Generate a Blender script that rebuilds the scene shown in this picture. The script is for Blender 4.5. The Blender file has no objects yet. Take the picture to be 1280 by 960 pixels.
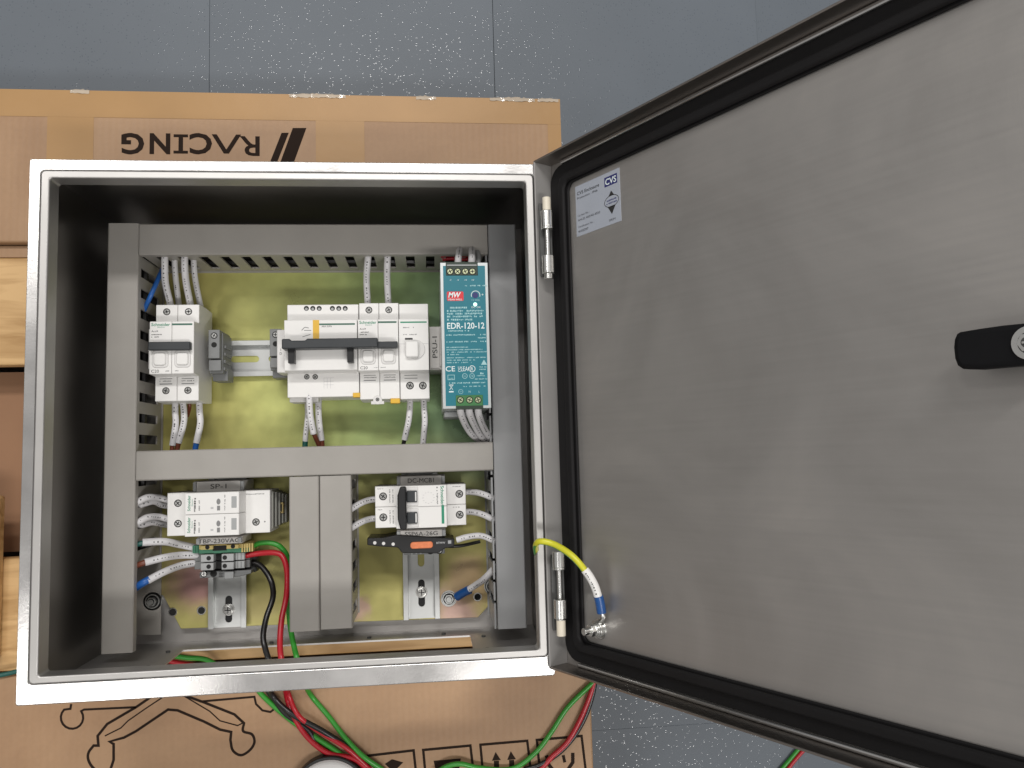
import bpy, bmesh, math, random
from mathutils import Vector, Matrix
random.seed(7)
S = 0.001                                   # everything below is written in millimetres
scene = bpy.context.scene
COL = scene.collection

# ------------------------------------------------------------------ camera, light, exposure
FPX = 997.47
CAM = Vector((300.55, 169.56, 826.48))
RV = Vector((-0.089589, 0.102774, 0.023238))
Rwc = Matrix.Rotation(RV.length, 3, RV.normalized())      # world -> camera
cam = bpy.data.cameras.new('camera'); cam_o = bpy.data.objects.new('camera', cam); COL.objects.link(cam_o)
cam.sensor_fit = 'HORIZONTAL'; cam.sensor_width = 36.0; cam.lens = 36.0 * FPX / 1280.0
cam.clip_start = 0.01; cam.clip_end = 50
cam_o.matrix_world = Matrix.Translation(CAM * S) @ Rwc.transposed().to_4x4()
scene.camera = cam_o

world = bpy.data.worlds.new('World'); scene.world = world; world.use_nodes = True
bg = world.node_tree.nodes['Background']
bg.inputs[0].default_value = (1.0, 0.975, 0.95, 1); bg.inputs[1].default_value = 0.36

def area(name, loc, sx, sy, watts, color=(1, 0.975, 0.95)):
    l = bpy.data.lights.new(name, 'AREA'); l.shape = 'RECTANGLE'; l.size = sx * S; l.size_y = sy * S
    l.energy = watts; l.color = color
    o = bpy.data.objects.new(name, l); COL.objects.link(o); o.location = Vector(loc) * S
    return o
area('ceiling_lamp', (150, 1700, 2500), 1250, 260, 40)
area('ceiling_lamp', (1150, -960, 2500), 1250, 260, 30)
area('ceiling_lamp', (-900, -620, 2500), 500, 260, 7)
area('ceiling_lamp', (-1150, 1250, 2500), 500, 260, 11)
scene.view_settings.view_transform = 'Standard'; scene.view_settings.look = 'None'
scene.view_settings.exposure = 0.0; scene.view_settings.gamma = 1.0
scene.render.engine = 'CYCLES'

# ------------------------------------------------------------------ helpers
def ray(px, py):
    return Rwc.transposed() @ Vector(((px - 640) / FPX, (480 - py) / FPX, -1.0))
def at(px, py, z):
    d = ray(px, py); t = (z - CAM.z) / d.z; return CAM + d * t
PHI = math.radians(60.5)
DO = Vector((403.2, 0, 194.2)); DU = Vector((math.cos(PHI), 0, math.sin(PHI))); DN = Vector((-math.sin(PHI), 0, math.cos(PHI)))
def on_door(px, py, n=0):
    d = ray(px, py); o = DO + DN * n; t = (o - CAM).dot(DN) / d.dot(DN); return CAM + d * t

def node_mat(name, color, rough=0.5, metal=0.0, noise=0.0, nscale=30.0, bump=0.0, bscale=200.0, stretch=(1, 1, 1),
             rvar=0.0, spec=0.5, coat=0.0, emit=None):
    m = bpy.data.materials.new(name); m.use_nodes = True
    nt = m.node_tree; N = nt.nodes; L = nt.links; b = N['Principled BSDF']
    b.inputs['Base Color'].default_value = (*color, 1); b.inputs['Roughness'].default_value = rough
    b.inputs['Metallic'].default_value = metal; b.inputs['Specular IOR Level'].default_value = spec
    b.inputs['Coat Weight'].default_value = coat
    tc = N.new('ShaderNodeTexCoord'); mp = N.new('ShaderNodeMapping'); mp.inputs['Scale'].default_value = stretch
    L.new(tc.outputs['Object'], mp.inputs['Vector'])
    if noise or rvar:
        n = N.new('ShaderNodeTexNoise'); n.inputs['Scale'].default_value = nscale; n.inputs['Detail'].default_value = 6
        L.new(mp.outputs[0], n.inputs['Vector'])
        if noise:
            mr = N.new('ShaderNodeMapRange'); mr.inputs[1].default_value = 0.25; mr.inputs[2].default_value = 0.75
            mr.inputs[3].default_value = 1 - noise; mr.inputs[4].default_value = 1 + noise
            L.new(n.outputs[0], mr.inputs[0])
            mx = N.new('ShaderNodeVectorMath'); mx.operation = 'SCALE'; mx.inputs[0].default_value = color
            L.new(mr.outputs[0], mx.inputs['Scale']); L.new(mx.outputs[0], b.inputs['Base Color'])
        if rvar:
            mr = N.new('ShaderNodeMapRange'); mr.inputs[1].default_value = 0.3; mr.inputs[2].default_value = 0.7
            mr.inputs[3].default_value = max(0.02, rough - rvar); mr.inputs[4].default_value = rough + rvar
            L.new(n.outputs[0], mr.inputs[0]); L.new(mr.outputs[0], b.inputs['Roughness'])
    if bump:
        n2 = N.new('ShaderNodeTexNoise'); n2.inputs['Scale'].default_value = bscale; n2.inputs['Detail'].default_value = 4
        L.new(mp.outputs[0], n2.inputs['Vector'])
        bp = N.new('ShaderNodeBump'); bp.inputs['Strength'].default_value = bump; bp.inputs['Distance'].default_value = 0.0005
        L.new(n2.outputs[0], bp.inputs['Height']); L.new(bp.outputs[0], b.inputs['Normal'])
    if emit:
        b.inputs['Emission Color'].default_value = (*emit[0], 1); b.inputs['Emission Strength'].default_value = emit[1]
    return m

M = {}
M['steel_h'] = node_mat('brushed_steel_horizontal', (0.62, 0.61, 0.60), 0.21, 0.92, 0.08, 14, 0.10, 900, (0.05, 1, 1), 0.07)
M['steel_v'] = node_mat('brushed_steel_vertical', (0.62, 0.61, 0.60), 0.21, 0.92, 0.08, 14, 0.10, 900, (1, 0.05, 1), 0.07)
M['steel_back'] = node_mat('steel_back_panel', (0.50, 0.485, 0.47), 0.48, 0.85, 0.10, 9, 0.06, 500, (1, 1, 1), 0.05)
M['steel_rim'] = node_mat('brushed_steel_rim', (0.55, 0.54, 0.53), 0.26, 0.95, 0.08, 14, 0.06, 500, (1, 1, 1), 0.08)
M['steel_lip'] = node_mat('steel_rim_lip', (0.47, 0.46, 0.445), 0.45, 0.9, 0.05, 20, 0.04, 500, (1, 1, 1), 0.04)
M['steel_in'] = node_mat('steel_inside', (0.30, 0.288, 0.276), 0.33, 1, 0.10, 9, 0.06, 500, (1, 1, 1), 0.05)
M['steel_door'] = node_mat('steel_door_inside', (0.45, 0.43, 0.405), 0.46, 0.82, 0.16, 3.5, 0.05, 900, (1, 0.05, 1), 0.06)
def door_mat():  # smudged steel; the clouding also paints uneven room reflections into the colour
    m = M['steel_door']; nt = m.node_tree; N = nt.nodes; L = nt.links; b = N['Principled BSDF']
    tc = N.new('ShaderNodeTexCoord')
    a = N.new('ShaderNodeTexNoise'); a.inputs['Scale'].default_value = 5.5; a.inputs['Detail'].default_value = 7; a.inputs['Roughness'].default_value = 0.62; a.inputs['Distortion'].default_value = 0.7
    L.new(tc.outputs['Object'], a.inputs['Vector'])
    mp = N.new('ShaderNodeMapping'); mp.inputs['Scale'].default_value = (0.6, 26, 1); L.new(tc.outputs['Object'], mp.inputs[0])
    g = N.new('ShaderNodeTexNoise'); g.inputs['Scale'].default_value = 14; g.inputs['Detail'].default_value = 3; L.new(mp.outputs[0], g.inputs['Vector'])
    s1 = N.new('ShaderNodeMath'); s1.operation = 'MULTIPLY_ADD'; s1.inputs[1].default_value = 0.22; L.new(g.outputs[0], s1.inputs[0]); L.new(a.outputs[0], s1.inputs[2])
    cr = N.new('ShaderNodeValToRGB'); e = cr.color_ramp.elements
    e[0].position = 0.38; e[0].color = (0.385, 0.368, 0.350, 1); e[1].position = 0.86; e[1].color = (0.500, 0.476, 0.450, 1)
    x = e.new(0.6); x.color = (0.435, 0.418, 0.400, 1)
    L.new(s1.outputs[0], cr.inputs[0]); L.new(cr.outputs[0], b.inputs['Base Color'])
    r = N.new('ShaderNodeMapRange'); r.inputs[1].default_value = 0.3; r.inputs[2].default_value = 0.8; r.inputs[3].default_value = 0.40; r.inputs[4].default_value = 0.56
    L.new(s1.outputs[0], r.inputs[0]); L.new(r.outputs[0], b.inputs['Roughness'])
door_mat()
M['steel_skirt'] = node_mat('steel_door_skirt', (0.33, 0.30, 0.275), 0.36, 1, 0.05, 20, 0.05, 600, (0.1, 1, 1), 0.05)
M['steel_hinge'] = node_mat('steel_hinge_side', (0.33, 0.32, 0.31), 0.62, 0.45, 0.05, 20, 0.05, 600)
M['chrome'] = node_mat('zinc_plated', (0.72, 0.72, 0.70), 0.25, 1, 0.05, 60)
M['rail'] = node_mat('galvanised_rail', (0.55, 0.56, 0.55), 0.36, 0.75, 0.05, 40, 0.03, 500)
M['gasket'] = node_mat('black_rubber', (0.010, 0.0095, 0.010), 0.6, 0, 0.1, 60, 0.15, 700, spec=0.2)
M['duct'] = node_mat('grey_duct_plastic', (0.35, 0.332, 0.305), 0.44, 0, 0.06, 22, 0.08, 700, rvar=0.08)
M['duct_b'] = node_mat('grey_duct_plastic_cool', (0.325, 0.33, 0.335), 0.42, 0, 0.06, 22, 0.08, 700, rvar=0.08)
M['white'] = node_mat('white_plastic', (0.80, 0.79, 0.77), 0.42, 0, 0.015, 30, 0.03, 900)
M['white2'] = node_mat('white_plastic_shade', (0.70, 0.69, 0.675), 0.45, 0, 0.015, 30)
M['offwhite'] = node_mat('light_grey_plastic', (0.62, 0.61, 0.585), 0.5, 0, 0.02, 30)
M['cream'] = node_mat('cream_plastic', (0.72, 0.66, 0.54), 0.45, 0, 0.02, 60)
M['label'] = node_mat('label_holder_plastic', (0.58, 0.56, 0.535), 0.35, 0, 0.05, 90)
M['sleeve'] = node_mat('white_marker_sleeve', (0.70, 0.69, 0.70), 0.45, 0, 0.04, 120)
M['grey'] = node_mat('grey_terminal_plastic', (0.20, 0.205, 0.205), 0.5, 0, 0.05, 60)
M['greyL'] = node_mat('grey_terminal_light', (0.36, 0.37, 0.37), 0.5, 0, 0.05, 60)
M['dgrey'] = node_mat('dark_grey_plastic', (0.055, 0.056, 0.054), 0.45, 0, 0.05, 60)
M['black'] = node_mat('black_plastic', (0.012, 0.012, 0.013), 0.35, 0, 0.05, 60)
M['fin'] = node_mat('olive_grey_plastic', (0.30, 0.30, 0.27), 0.5, 0, 0.05, 60)
M['charcoal'] = node_mat('charcoal_plastic', (0.030, 0.034, 0.038), 0.42, 0, 0.05, 60)
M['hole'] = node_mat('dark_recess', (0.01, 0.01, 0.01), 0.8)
M['ink'] = node_mat('black_ink', (0.02, 0.02, 0.02), 0.6)
M['inkg'] = node_mat('grey_ink', (0.22, 0.22, 0.22), 0.6)
M['inkl'] = node_mat('pale_grey_ink', (0.50, 0.50, 0.50), 0.6)
M['inkgreen'] = node_mat('green_ink', (0.02, 0.25, 0.14), 0.5)
M['inkdgreen'] = node_mat('dark_green_ink', (0.04, 0.13, 0.09), 0.5)
M['inkblue'] = node_mat('navy_ink', (0.025, 0.028, 0.14), 0.4)
M['inkwhite'] = node_mat('white_ink', (0.72, 0.80, 0.80), 0.5)
M['inkpale'] = node_mat('pale_teal_ink', (0.34, 0.56, 0.58), 0.5)
M['brownink'] = node_mat('brown_print_ink', (0.022, 0.013, 0.009), 0.75, spec=0.12)
M['sticker'] = node_mat('silver_blue_label', (0.40, 0.43, 0.49), 0.35, 0.1, 0.03, 60)
M['teal'] = node_mat('teal_front_foil', (0.010, 0.165, 0.215), 0.4, 0, 0.03, 60)
M['alu'] = node_mat('aluminium_case', (0.55, 0.58, 0.58), 0.38, 0.6, 0.04, 60)
M['tgreen'] = node_mat('green_terminal_plastic', (0.045, 0.17, 0.055), 0.4, 0, 0.05, 60)
M['tdark'] = node_mat('dark_green_terminal', (0.018, 0.035, 0.022), 0.4)
M['red'] = node_mat('red_insulation', (0.42, 0.012, 0.022), 0.32, 0, 0.05, 60)
M['redink'] = node_mat('red_logo_ink', (0.62, 0.03, 0.04), 0.4)
M['green'] = node_mat('green_insulation', (0.035, 0.27, 0.03), 0.32, 0, 0.05, 60)
M['dgreen'] = node_mat('dark_green_insulation', (0.01, 0.09, 0.075), 0.35)
M['blackw'] = node_mat('black_insulation', (0.010, 0.009, 0.009), 0.32)
M['blue'] = node_mat('blue_insulation', (0.015, 0.11, 0.40), 0.38, 0, 0.05, 60)
M['crimp'] = node_mat('blue_crimp_sleeve', (0.010, 0.075, 0.26), 0.3, 0, 0.15, 400, 0.3, 500)
M['brown'] = node_mat('brown_insulation', (0.17, 0.045, 0.022), 0.4)
M['yellow'] = node_mat('yellow_plastic', (0.75, 0.45, 0.05), 0.4)
M['tyel'] = node_mat('pale_yellow_terminal', (0.60, 0.47, 0.17), 0.45)
M['tgrn'] = node_mat('pale_green_terminal', (0.06, 0.24, 0.14), 0.45)
M['yelwire'] = node_mat('yellow_insulation', (0.62, 0.60, 0.03), 0.35)
M['orange'] = node_mat('orange_indicator', (0.75, 0.23, 0.10), 0.3, 0, 0.15, 300)
M['brass'] = node_mat('brass', (0.70, 0.55, 0.25), 0.3, 1)
M['paleyel'] = node_mat('pale_yellow_screw', (0.62, 0.66, 0.42), 0.3, 0.6)
M['led'] = node_mat('status_light', (0.5, 0.9, 0.7), 0.3, emit=((0.6, 1.0, 0.8), 1.6))
M['tape'] = node_mat('brown_packing_tape', (0.40, 0.235, 0.10), 0.34, 0, 0.06, 14, 0.3, 60, spec=0.16)
M['film'] = node_mat('clear_tape_film', (0.50, 0.42, 0.33), 0.08, 0, 0.1, 60, 0.8, 160)
M['matteblack'] = node_mat('matte_black_plastic', (0.006, 0.006, 0.007), 0.6, 0, 0.05, 60, spec=0.15)
M['whitelid'] = node_mat('white_lid_plastic', (0.62, 0.61, 0.60), 0.4, 0, 0.02, 20)
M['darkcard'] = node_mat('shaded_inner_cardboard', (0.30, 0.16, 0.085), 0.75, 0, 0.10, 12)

def card_mat():
    m = node_mat('corrugated_cardboard', (0.435, 0.285, 0.178), 0.55, 0, 0, 1, 0.08, 300)
    nt = m.node_tree; N = nt.nodes; L = nt.links; b = N['Principled BSDF']
    tc = N.new('ShaderNodeTexCoord')
    n = N.new('ShaderNodeTexNoise'); n.inputs['Scale'].default_value = 5; n.inputs['Detail'].default_value = 5
    n.inputs['Distortion'].default_value = 1.2
    L.new(tc.outputs['Object'], n.inputs['Vector'])
    cr = N.new('ShaderNodeValToRGB')
    cr.color_ramp.elements[0].position = 0.30; cr.color_ramp.elements[0].color = (0.315, 0.183, 0.096, 1)
    cr.color_ramp.elements[1].position = 0.62; cr.color_ramp.elements[1].color = (0.415, 0.257, 0.142, 1)
    L.new(n.outputs[0], cr.inputs[0])
    w = N.new('ShaderNodeTexNoise'); w.inputs['Scale'].default_value = 260; w.inputs['Detail'].default_value = 2
    L.new(tc.outputs['Object'], w.inputs['Vector'])
    mr = N.new('ShaderNodeMapRange'); mr.inputs[3].default_value = 0.93; mr.inputs[4].default_value = 1.06
    L.new(w.outputs[0], mr.inputs[0])
    sc = N.new('ShaderNodeVectorMath'); sc.operation = 'SCALE'
    L.new(cr.outputs[0], sc.inputs[0]); L.new(mr.outputs[0], sc.inputs['Scale']); L.new(sc.outputs[0], b.inputs['Base Color'])
    wv = N.new('ShaderNodeTexWave'); wv.wave_type = 'BANDS'; wv.bands_direction = 'X'; wv.inputs['Scale'].default_value = 48; wv.inputs['Distortion'].default_value = 1.5; wv.inputs['Detail'].default_value = 2
    L.new(tc.outputs['Object'], wv.inputs['Vector'])
    big = N.new('ShaderNodeTexNoise'); big.inputs['Scale'].default_value = 11; big.inputs['Detail'].default_value = 3; L.new(tc.outputs['Object'], big.inputs['Vector'])
    hs = N.new('ShaderNodeMath'); hs.operation = 'MULTIPLY_ADD'; hs.inputs[1].default_value = 9.0; L.new(big.outputs[0], hs.inputs[0]); L.new(wv.outputs['Fac'], hs.inputs[2])
    bp = N.new('ShaderNodeBump'); bp.inputs['Strength'].default_value = 0.24; bp.inputs['Distance'].default_value = 0.00035
    L.new(hs.outputs[0], bp.inputs['Height']); L.new(bp.outputs[0], b.inputs['Normal'])
    return m
M['card'] = card_mat()

def wood_mat():
    m = node_mat('pine_board', (0.6, 0.4, 0.2), 0.55, 0, 0, 1, 0.1, 200, (0.1, 1, 1))
    nt = m.node_tree; N = nt.nodes; L = nt.links; b = N['Principled BSDF']
    tc = N.new('ShaderNodeTexCoord'); mp = N.new('ShaderNodeMapping'); mp.inputs['Scale'].default_value = (1.2, 9, 9)
    L.new(tc.outputs['Object'], mp.inputs[0])
    n = N.new('ShaderNodeTexNoise'); n.inputs['Scale'].default_value = 9; n.inputs['Detail'].default_value = 6
    n.inputs['Distortion'].default_value = 0.8
    L.new(mp.outputs[0], n.inputs['Vector'])
    cr = N.new('ShaderNodeValToRGB')
    cr.color_ramp.elements[0].position = 0.32; cr.color_ramp.elements[0].color = (0.40, 0.225, 0.08, 1)
    cr.color_ramp.elements[1].position = 0.6; cr.color_ramp.elements[1].color = (0.64, 0.41, 0.185, 1)
    L.new(n.outputs[0], cr.inputs[0]); L.new(cr.outputs[0], b.inputs['Base Color'])
    return m
M['wood'] = wood_mat()

def zinc_mat():
    """Yellow-passivated steel: the plating's own interference colours drift over the plate."""
    m = node_mat('yellow_passivated_zinc', (0.4, 0.4, 0.15), 0.38, 0.35, 0, 1, 0.03, 700)
    nt = m.node_tree; N = nt.nodes; L = nt.links; b = N['Principled BSDF']
    tc = N.new('ShaderNodeTexCoord')
    n = N.new('ShaderNodeTexNoise'); n.inputs['Scale'].default_value = 8; n.inputs['Detail'].default_value = 7; n.inputs['Roughness'].default_value = 0.62
    L.new(tc.outputs['Object'], n.inputs['Vector'])
    wob = N.new('ShaderNodeVectorMath'); wob.operation = 'MULTIPLY_ADD'; wob.inputs[1].default_value = (0.09, 0.09, 0)
    L.new(n.outputs['Color'], wob.inputs[0]); L.new(tc.outputs['Object'], wob.inputs[2])
    sp = N.new('ShaderNodeSeparateXYZ'); L.new(wob.outputs[0], sp.inputs[0])
    mr = N.new('ShaderNodeMapRange'); mr.inputs[1].default_value = -0.08; mr.inputs[2].default_value = 0.22; L.new(sp.outputs['X'], mr.inputs[0])
    cr = N.new('ShaderNodeValToRGB'); e = cr.color_ramp.elements
    e[0].position = 0.0; e[0].color = (0.54, 0.49, 0.16, 1)
    e[1].position = 1.0; e[1].color = (0.27, 0.47, 0.33, 1)
    x = e.new(0.35); x.color = (0.52, 0.56, 0.20, 1)
    x = e.new(0.65); x.color = (0.38, 0.52, 0.22, 1)
    L.new(mr.outputs[0], cr.inputs[0])
    def blob(cx, cy, r, col, prev):
        d = N.new('ShaderNodeVectorMath'); d.operation = 'DISTANCE'; d.inputs[1].default_value = (cx, cy, PLZ)
        L.new(wob.outputs[0], d.inputs[0])
        q = N.new('ShaderNodeMapRange'); q.interpolation_type = 'SMOOTHSTEP'; q.inputs[1].default_value = r * 0.25; q.inputs[2].default_value = r
        q.inputs[3].default_value = 0.9; q.inputs[4].default_value = 0.0; L.new(d.outputs['Value'], q.inputs[0])
        mx = N.new('ShaderNodeMixRGB'); L.new(q.outputs[0], mx.inputs[0]); L.new(prev, mx.inputs[1]); mx.inputs[2].default_value = col
        return mx.outputs[0]
    # lower part more olive
    mr2 = N.new('ShaderNodeMapRange'); mr2.inputs[1].default_value = -0.04; mr2.inputs[2].default_value = 0.04; L.new(sp.outputs['Y'], mr2.inputs[0])
    low = N.new('ShaderNodeMixRGB'); low.inputs[1].default_value = (0.47, 0.43, 0.15, 1); L.new(mr2.outputs[0], low.inputs[0]); L.new(cr.outputs[0], low.inputs[2])
    c = low.outputs[0]
    for cx, cy, r, col in ((80, 66, 46, (0.50, 0.27, 0.27, 1)), (322, 22, 34, (0.58, 0.38, 0.34, 1)), (340, 52, 40, (0.54, 0.38, 0.22, 1)), (230, 24, 16, (0.50, 0.33, 0.27, 1)), (50, 372, 40, (0.52, 0.38, 0.2, 1)), (128, 40, 24, (0.42, 0.36, 0.15, 1))):
        c = blob((cx - 200 + 45) * S, (cy - 202 + 45) * S, r * S, col, c)
    q = N.new('ShaderNodeTexNoise'); q.inputs['Scale'].default_value = 38; q.inputs['Detail'].default_value = 5; L.new(tc.outputs['Object'], q.inputs['Vector'])
    qr = N.new('ShaderNodeMapRange'); qr.inputs[1].default_value = 0.3; qr.inputs[2].default_value = 0.7; qr.inputs[3].default_value = 0.90; qr.inputs[4].default_value = 1.10; L.new(q.outputs[0], qr.inputs[0])
    qs = N.new('ShaderNodeVectorMath'); qs.operation = 'SCALE'; L.new(c, qs.inputs[0]); L.new(qr.outputs[0], qs.inputs['Scale'])
    L.new(qs.outputs[0], b.inputs['Base Color'])
    qq = N.new('ShaderNodeMapRange'); qq.inputs[1].default_value = 0.3; qq.inputs[2].default_value = 0.7; qq.inputs[3].default_value = 0.26; qq.inputs[4].default_value = 0.42; L.new(q.outputs[0], qq.inputs[0]); L.new(qq.outputs[0], b.inputs['Roughness'])
    return m
PLZ = (30 - 18) * S
M['zinc'] = zinc_mat()

def floor_mat():
    m = node_mat('grey_vinyl_floor', (0.12, 0.14, 0.16), 0.5, 0, 0, 1, spec=0.4)
    nt = m.node_tree; N = nt.nodes; L = nt.links; b = N['Principled BSDF']
    tc = N.new('ShaderNodeTexCoord')
    n = N.new('ShaderNodeTexNoise'); n.inputs['Scale'].default_value = 3.5; n.inputs['Detail'].default_value = 6
    L.new(tc.outputs['Object'], n.inputs['Vector'])
    cr = N.new('ShaderNodeValToRGB')
    cr.color_ramp.elements[0].position = 0.3; cr.color_ramp.elements[0].color = (0.106, 0.124, 0.144, 1)
    cr.color_ramp.elements[1].position = 0.7; cr.color_ramp.elements[1].color = (0.130, 0.150, 0.174, 1)
    L.new(n.outputs[0], cr.inputs[0]); L.new(cr.outputs[0], b.inputs['Base Color'])
    # sparse glossy specks standing proud of a satin surface
    w = N.new('ShaderNodeTexVoronoi'); w.inputs['Scale'].default_value = 300
    L.new(tc.outputs['Object'], w.inputs['Vector'])
    dot = N.new('ShaderNodeMapRange'); dot.interpolation_type = 'SMOOTHSTEP'; dot.inputs[1].default_value = 0.0; dot.inputs[2].default_value = 0.33; dot.inputs[3].default_value = 1.0; dot.inputs[4].default_value = 0.0
    L.new(w.outputs['Distance'], dot.inputs[0])
    sx = N.new('ShaderNodeSeparateXYZ'); L.new(w.outputs['Color'], sx.inputs[0])
    g = N.new('ShaderNodeMath'); g.operation = 'GREATER_THAN'; g.inputs[1].default_value = 0.58; L.new(sx.outputs[0], g.inputs[0])
    mk = N.new('ShaderNodeMath'); mk.operation = 'MULTIPLY'; L.new(dot.outputs[0], mk.inputs[0]); L.new(g.outputs[0], mk.inputs[1])
    rg = N.new('ShaderNodeMapRange'); rg.inputs[1].default_value = 0.0; rg.inputs[2].default_value = 0.25; rg.inputs[3].default_value = 0.52; rg.inputs[4].default_value = 0.06
    L.new(mk.outputs[0], rg.inputs[0]); L.new(rg.outputs[0], b.inputs['Roughness'])
    v = N.new('ShaderNodeTexNoise'); v.inputs['Scale'].default_value = 700; v.inputs['Detail'].default_value = 1
    L.new(tc.outputs['Object'], v.inputs['Vector'])
    ad = N.new('ShaderNodeMath'); ad.operation = 'MULTIPLY_ADD'; ad.inputs[1].default_value = 0.12; L.new(v.outputs[0], ad.inputs[0]); L.new(mk.outputs[0], ad.inputs[2])
    bp = N.new('ShaderNodeBump'); bp.inputs['Strength'].default_value = 0.5; bp.inputs['Distance'].default_value = 0.00013
    L.new(ad.outputs[0], bp.inputs['Height']); L.new(bp.outputs[0], b.inputs['Normal'])
    return m
M['floor'] = floor_mat()

class MB:
    """Collects shapes (mm) and links them as one mesh object."""
    def __init__(s): s.v = []; s.f = []; s.m = []
    def add(s, vs, fs, mi=0, T=None):
        o = len(s.v)
        for v in vs:
            v = Vector(v); s.v.append(T @ v if T else v)
        for f in fs: s.f.append([o + i for i in f]); s.m.append(mi)
    def box(s, x0, y0, z0, x1, y1, z1, mi=0, T=None):
        vs = [(x0, y0, z0), (x1, y0, z0), (x1, y1, z0), (x0, y1, z0), (x0, y0, z1), (x1, y0, z1), (x1, y1, z1), (x0, y1, z1)]
        s.add(vs, [(0, 3, 2, 1), (4, 5, 6, 7), (0, 1, 5, 4), (1, 2, 6, 5), (2, 3, 7, 6), (3, 0, 4, 7)], mi, T); return s
    def prism(s, poly, z0, z1, mi=0, T=None):
        n = len(poly); a = sum(poly[i][0] * poly[(i + 1) % n][1] - poly[(i + 1) % n][0] * poly[i][1] for i in range(n))
        if a < 0: poly = poly[::-1]
        vs = [(x, y, z0) for x, y in poly] + [(x, y, z1) for x, y in poly]
        fs = [tuple(range(n))[::-1], tuple(range(n, 2 * n))] + [(i, (i + 1) % n, n + (i + 1) % n, n + i) for i in range(n)]
        s.add(vs, fs, mi, T); return s
    def cyl(s, cx, cy, z0, z1, r, mi=0, seg=24, T=None, r2=None):
        r2 = r if r2 is None else r2
        vs = [(cx + r * math.cos(2 * math.pi * i / seg), cy + r * math.sin(2 * math.pi * i / seg), z0) for i in range(seg)]
        vs += [(cx + r2 * math.cos(2 * math.pi * i / seg), cy + r2 * math.sin(2 * math.pi * i / seg), z1) for i in range(seg)]
        fs = [tuple(range(seg))[::-1], tuple(range(seg, 2 * seg))] + [(i, (i + 1) % seg, seg + (i + 1) % seg, seg + i) for i in range(seg)]
        s.add(vs, fs, mi, T); return s
    def ring(s, outer, inner, z0, z1, mi=0, T=None):
        n = len(outer); vs = []
        for z in (z0, z1): vs += [(x, y, z) for x, y in outer] + [(x, y, z) for x, y in inner]
        fs = []
        for i in range(n):
            j = (i + 1) % n
            fs += [(2 * n + i, 2 * n + j, 3 * n + j, 3 * n + i), (i, n + i, n + j, j), (i, j, 2 * n + j, 2 * n + i), (n + j, n + i, 3 * n + i, 3 * n + j)]
        s.add(vs, fs, mi, T); return s
    def tube(s, pts, r, mi=0, seg=10, sub=8):
        c = spline(pts, sub); n = len(c); up = None; rings = []
        for i, p in enumerate(c):
            t = (c[min(i + 1, n - 1)] - c[max(i - 1, 0)]).normalized()
            if up is None:
                up = Vector((0, 0, 1)) if abs(t.z) < 0.9 else Vector((0, 1, 0))
            up = (up - t * up.dot(t)).normalized(); b = t.cross(up)
            rings.append([p + (up * math.cos(2 * math.pi * k / seg) + b * math.sin(2 * math.pi * k / seg)) * r for k in range(seg)])
        vs = [v for q in rings for v in q]; fs = []
        for i in range(n - 1):
            for k in range(seg):
                k2 = (k + 1) % seg; fs.append((i * seg + k, i * seg + k2, (i + 1) * seg + k2, (i + 1) * seg + k))
        fs.append(tuple(range(seg))[::-1]); fs.append(tuple((n - 1) * seg + k for k in range(seg)))
        s.add(vs, [f[::-1] for f in fs], mi); return s
    def text(s, txt, h, w=None, pos=(0, 0, 0), rot=0, mi=1, align='C', bold=0.0, T=None, shear=0.0):
        vs, fs = glyphs(txt, bold, shear)
        x0 = min(v[0] for v in vs); x1 = max(v[0] for v in vs)
        k = h / 0.7; kx = (w / (x1 - x0)) if w else k
        ox = {'C': (x0 + x1) / 2, 'L': x0, 'R': x1}[align]
        R = Matrix.Translation(pos) @ Matrix.Rotation(rot, 4, 'Z')
        if T: R = T @ R
        s.add([((v[0] - ox) * kx, (v[1] - 0.35) * k, 0) for v in vs], fs, mi, R); return s
    def scribble(s, x0, x1, y, h, z, mi=1, T=None, seed=0):
        """a line of print too small to read: a row of short uneven marks"""
        r = random.Random(seed + int(x0 * 7 + y * 13)); x = x0
        while x < x1:
            w = r.uniform(0.35, 0.95) * h
            if r.random() < 0.84:
                b = y - h / 2 + (r.random() < .3) * h * .25; t = y + h / 2 - (r.random() < .3) * h * .25
                s.add([(x, b, z), (x + w, b, z), (x + w, t, z), (x, t, z)], [(0, 1, 2, 3)], mi, T)
            x += w + h * 0.3
        return s
    def quad(s, x0, y0, x1, y1, z, mi=1, T=None):
        s.add([(x0, y0, z), (x1, y0, z), (x1, y1, z), (x0, y1, z)], [(0, 1, 2, 3)], mi, T); return s
    def mesh(s, name, mats, origin=None, Tinv=None, smooth=True):
        me = bpy.data.meshes.new(name); o = Vector(origin) if origin else Vector()
        vs = [(Tinv @ v if Tinv else v - o) * S for v in s.v]
        me.from_pydata(vs, [], s.f)
        for m in (mats if isinstance(mats, (list, tuple)) else [mats]): me.materials.append(M[m] if isinstance(m, str) else m)
        me.polygons.foreach_set('material_index', s.m)
        if smooth:
            me.polygons.foreach_set('use_smooth', [True] * len(me.polygons)); me.set_sharp_from_angle(angle=math.radians(32))
        me.update(); return me
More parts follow.
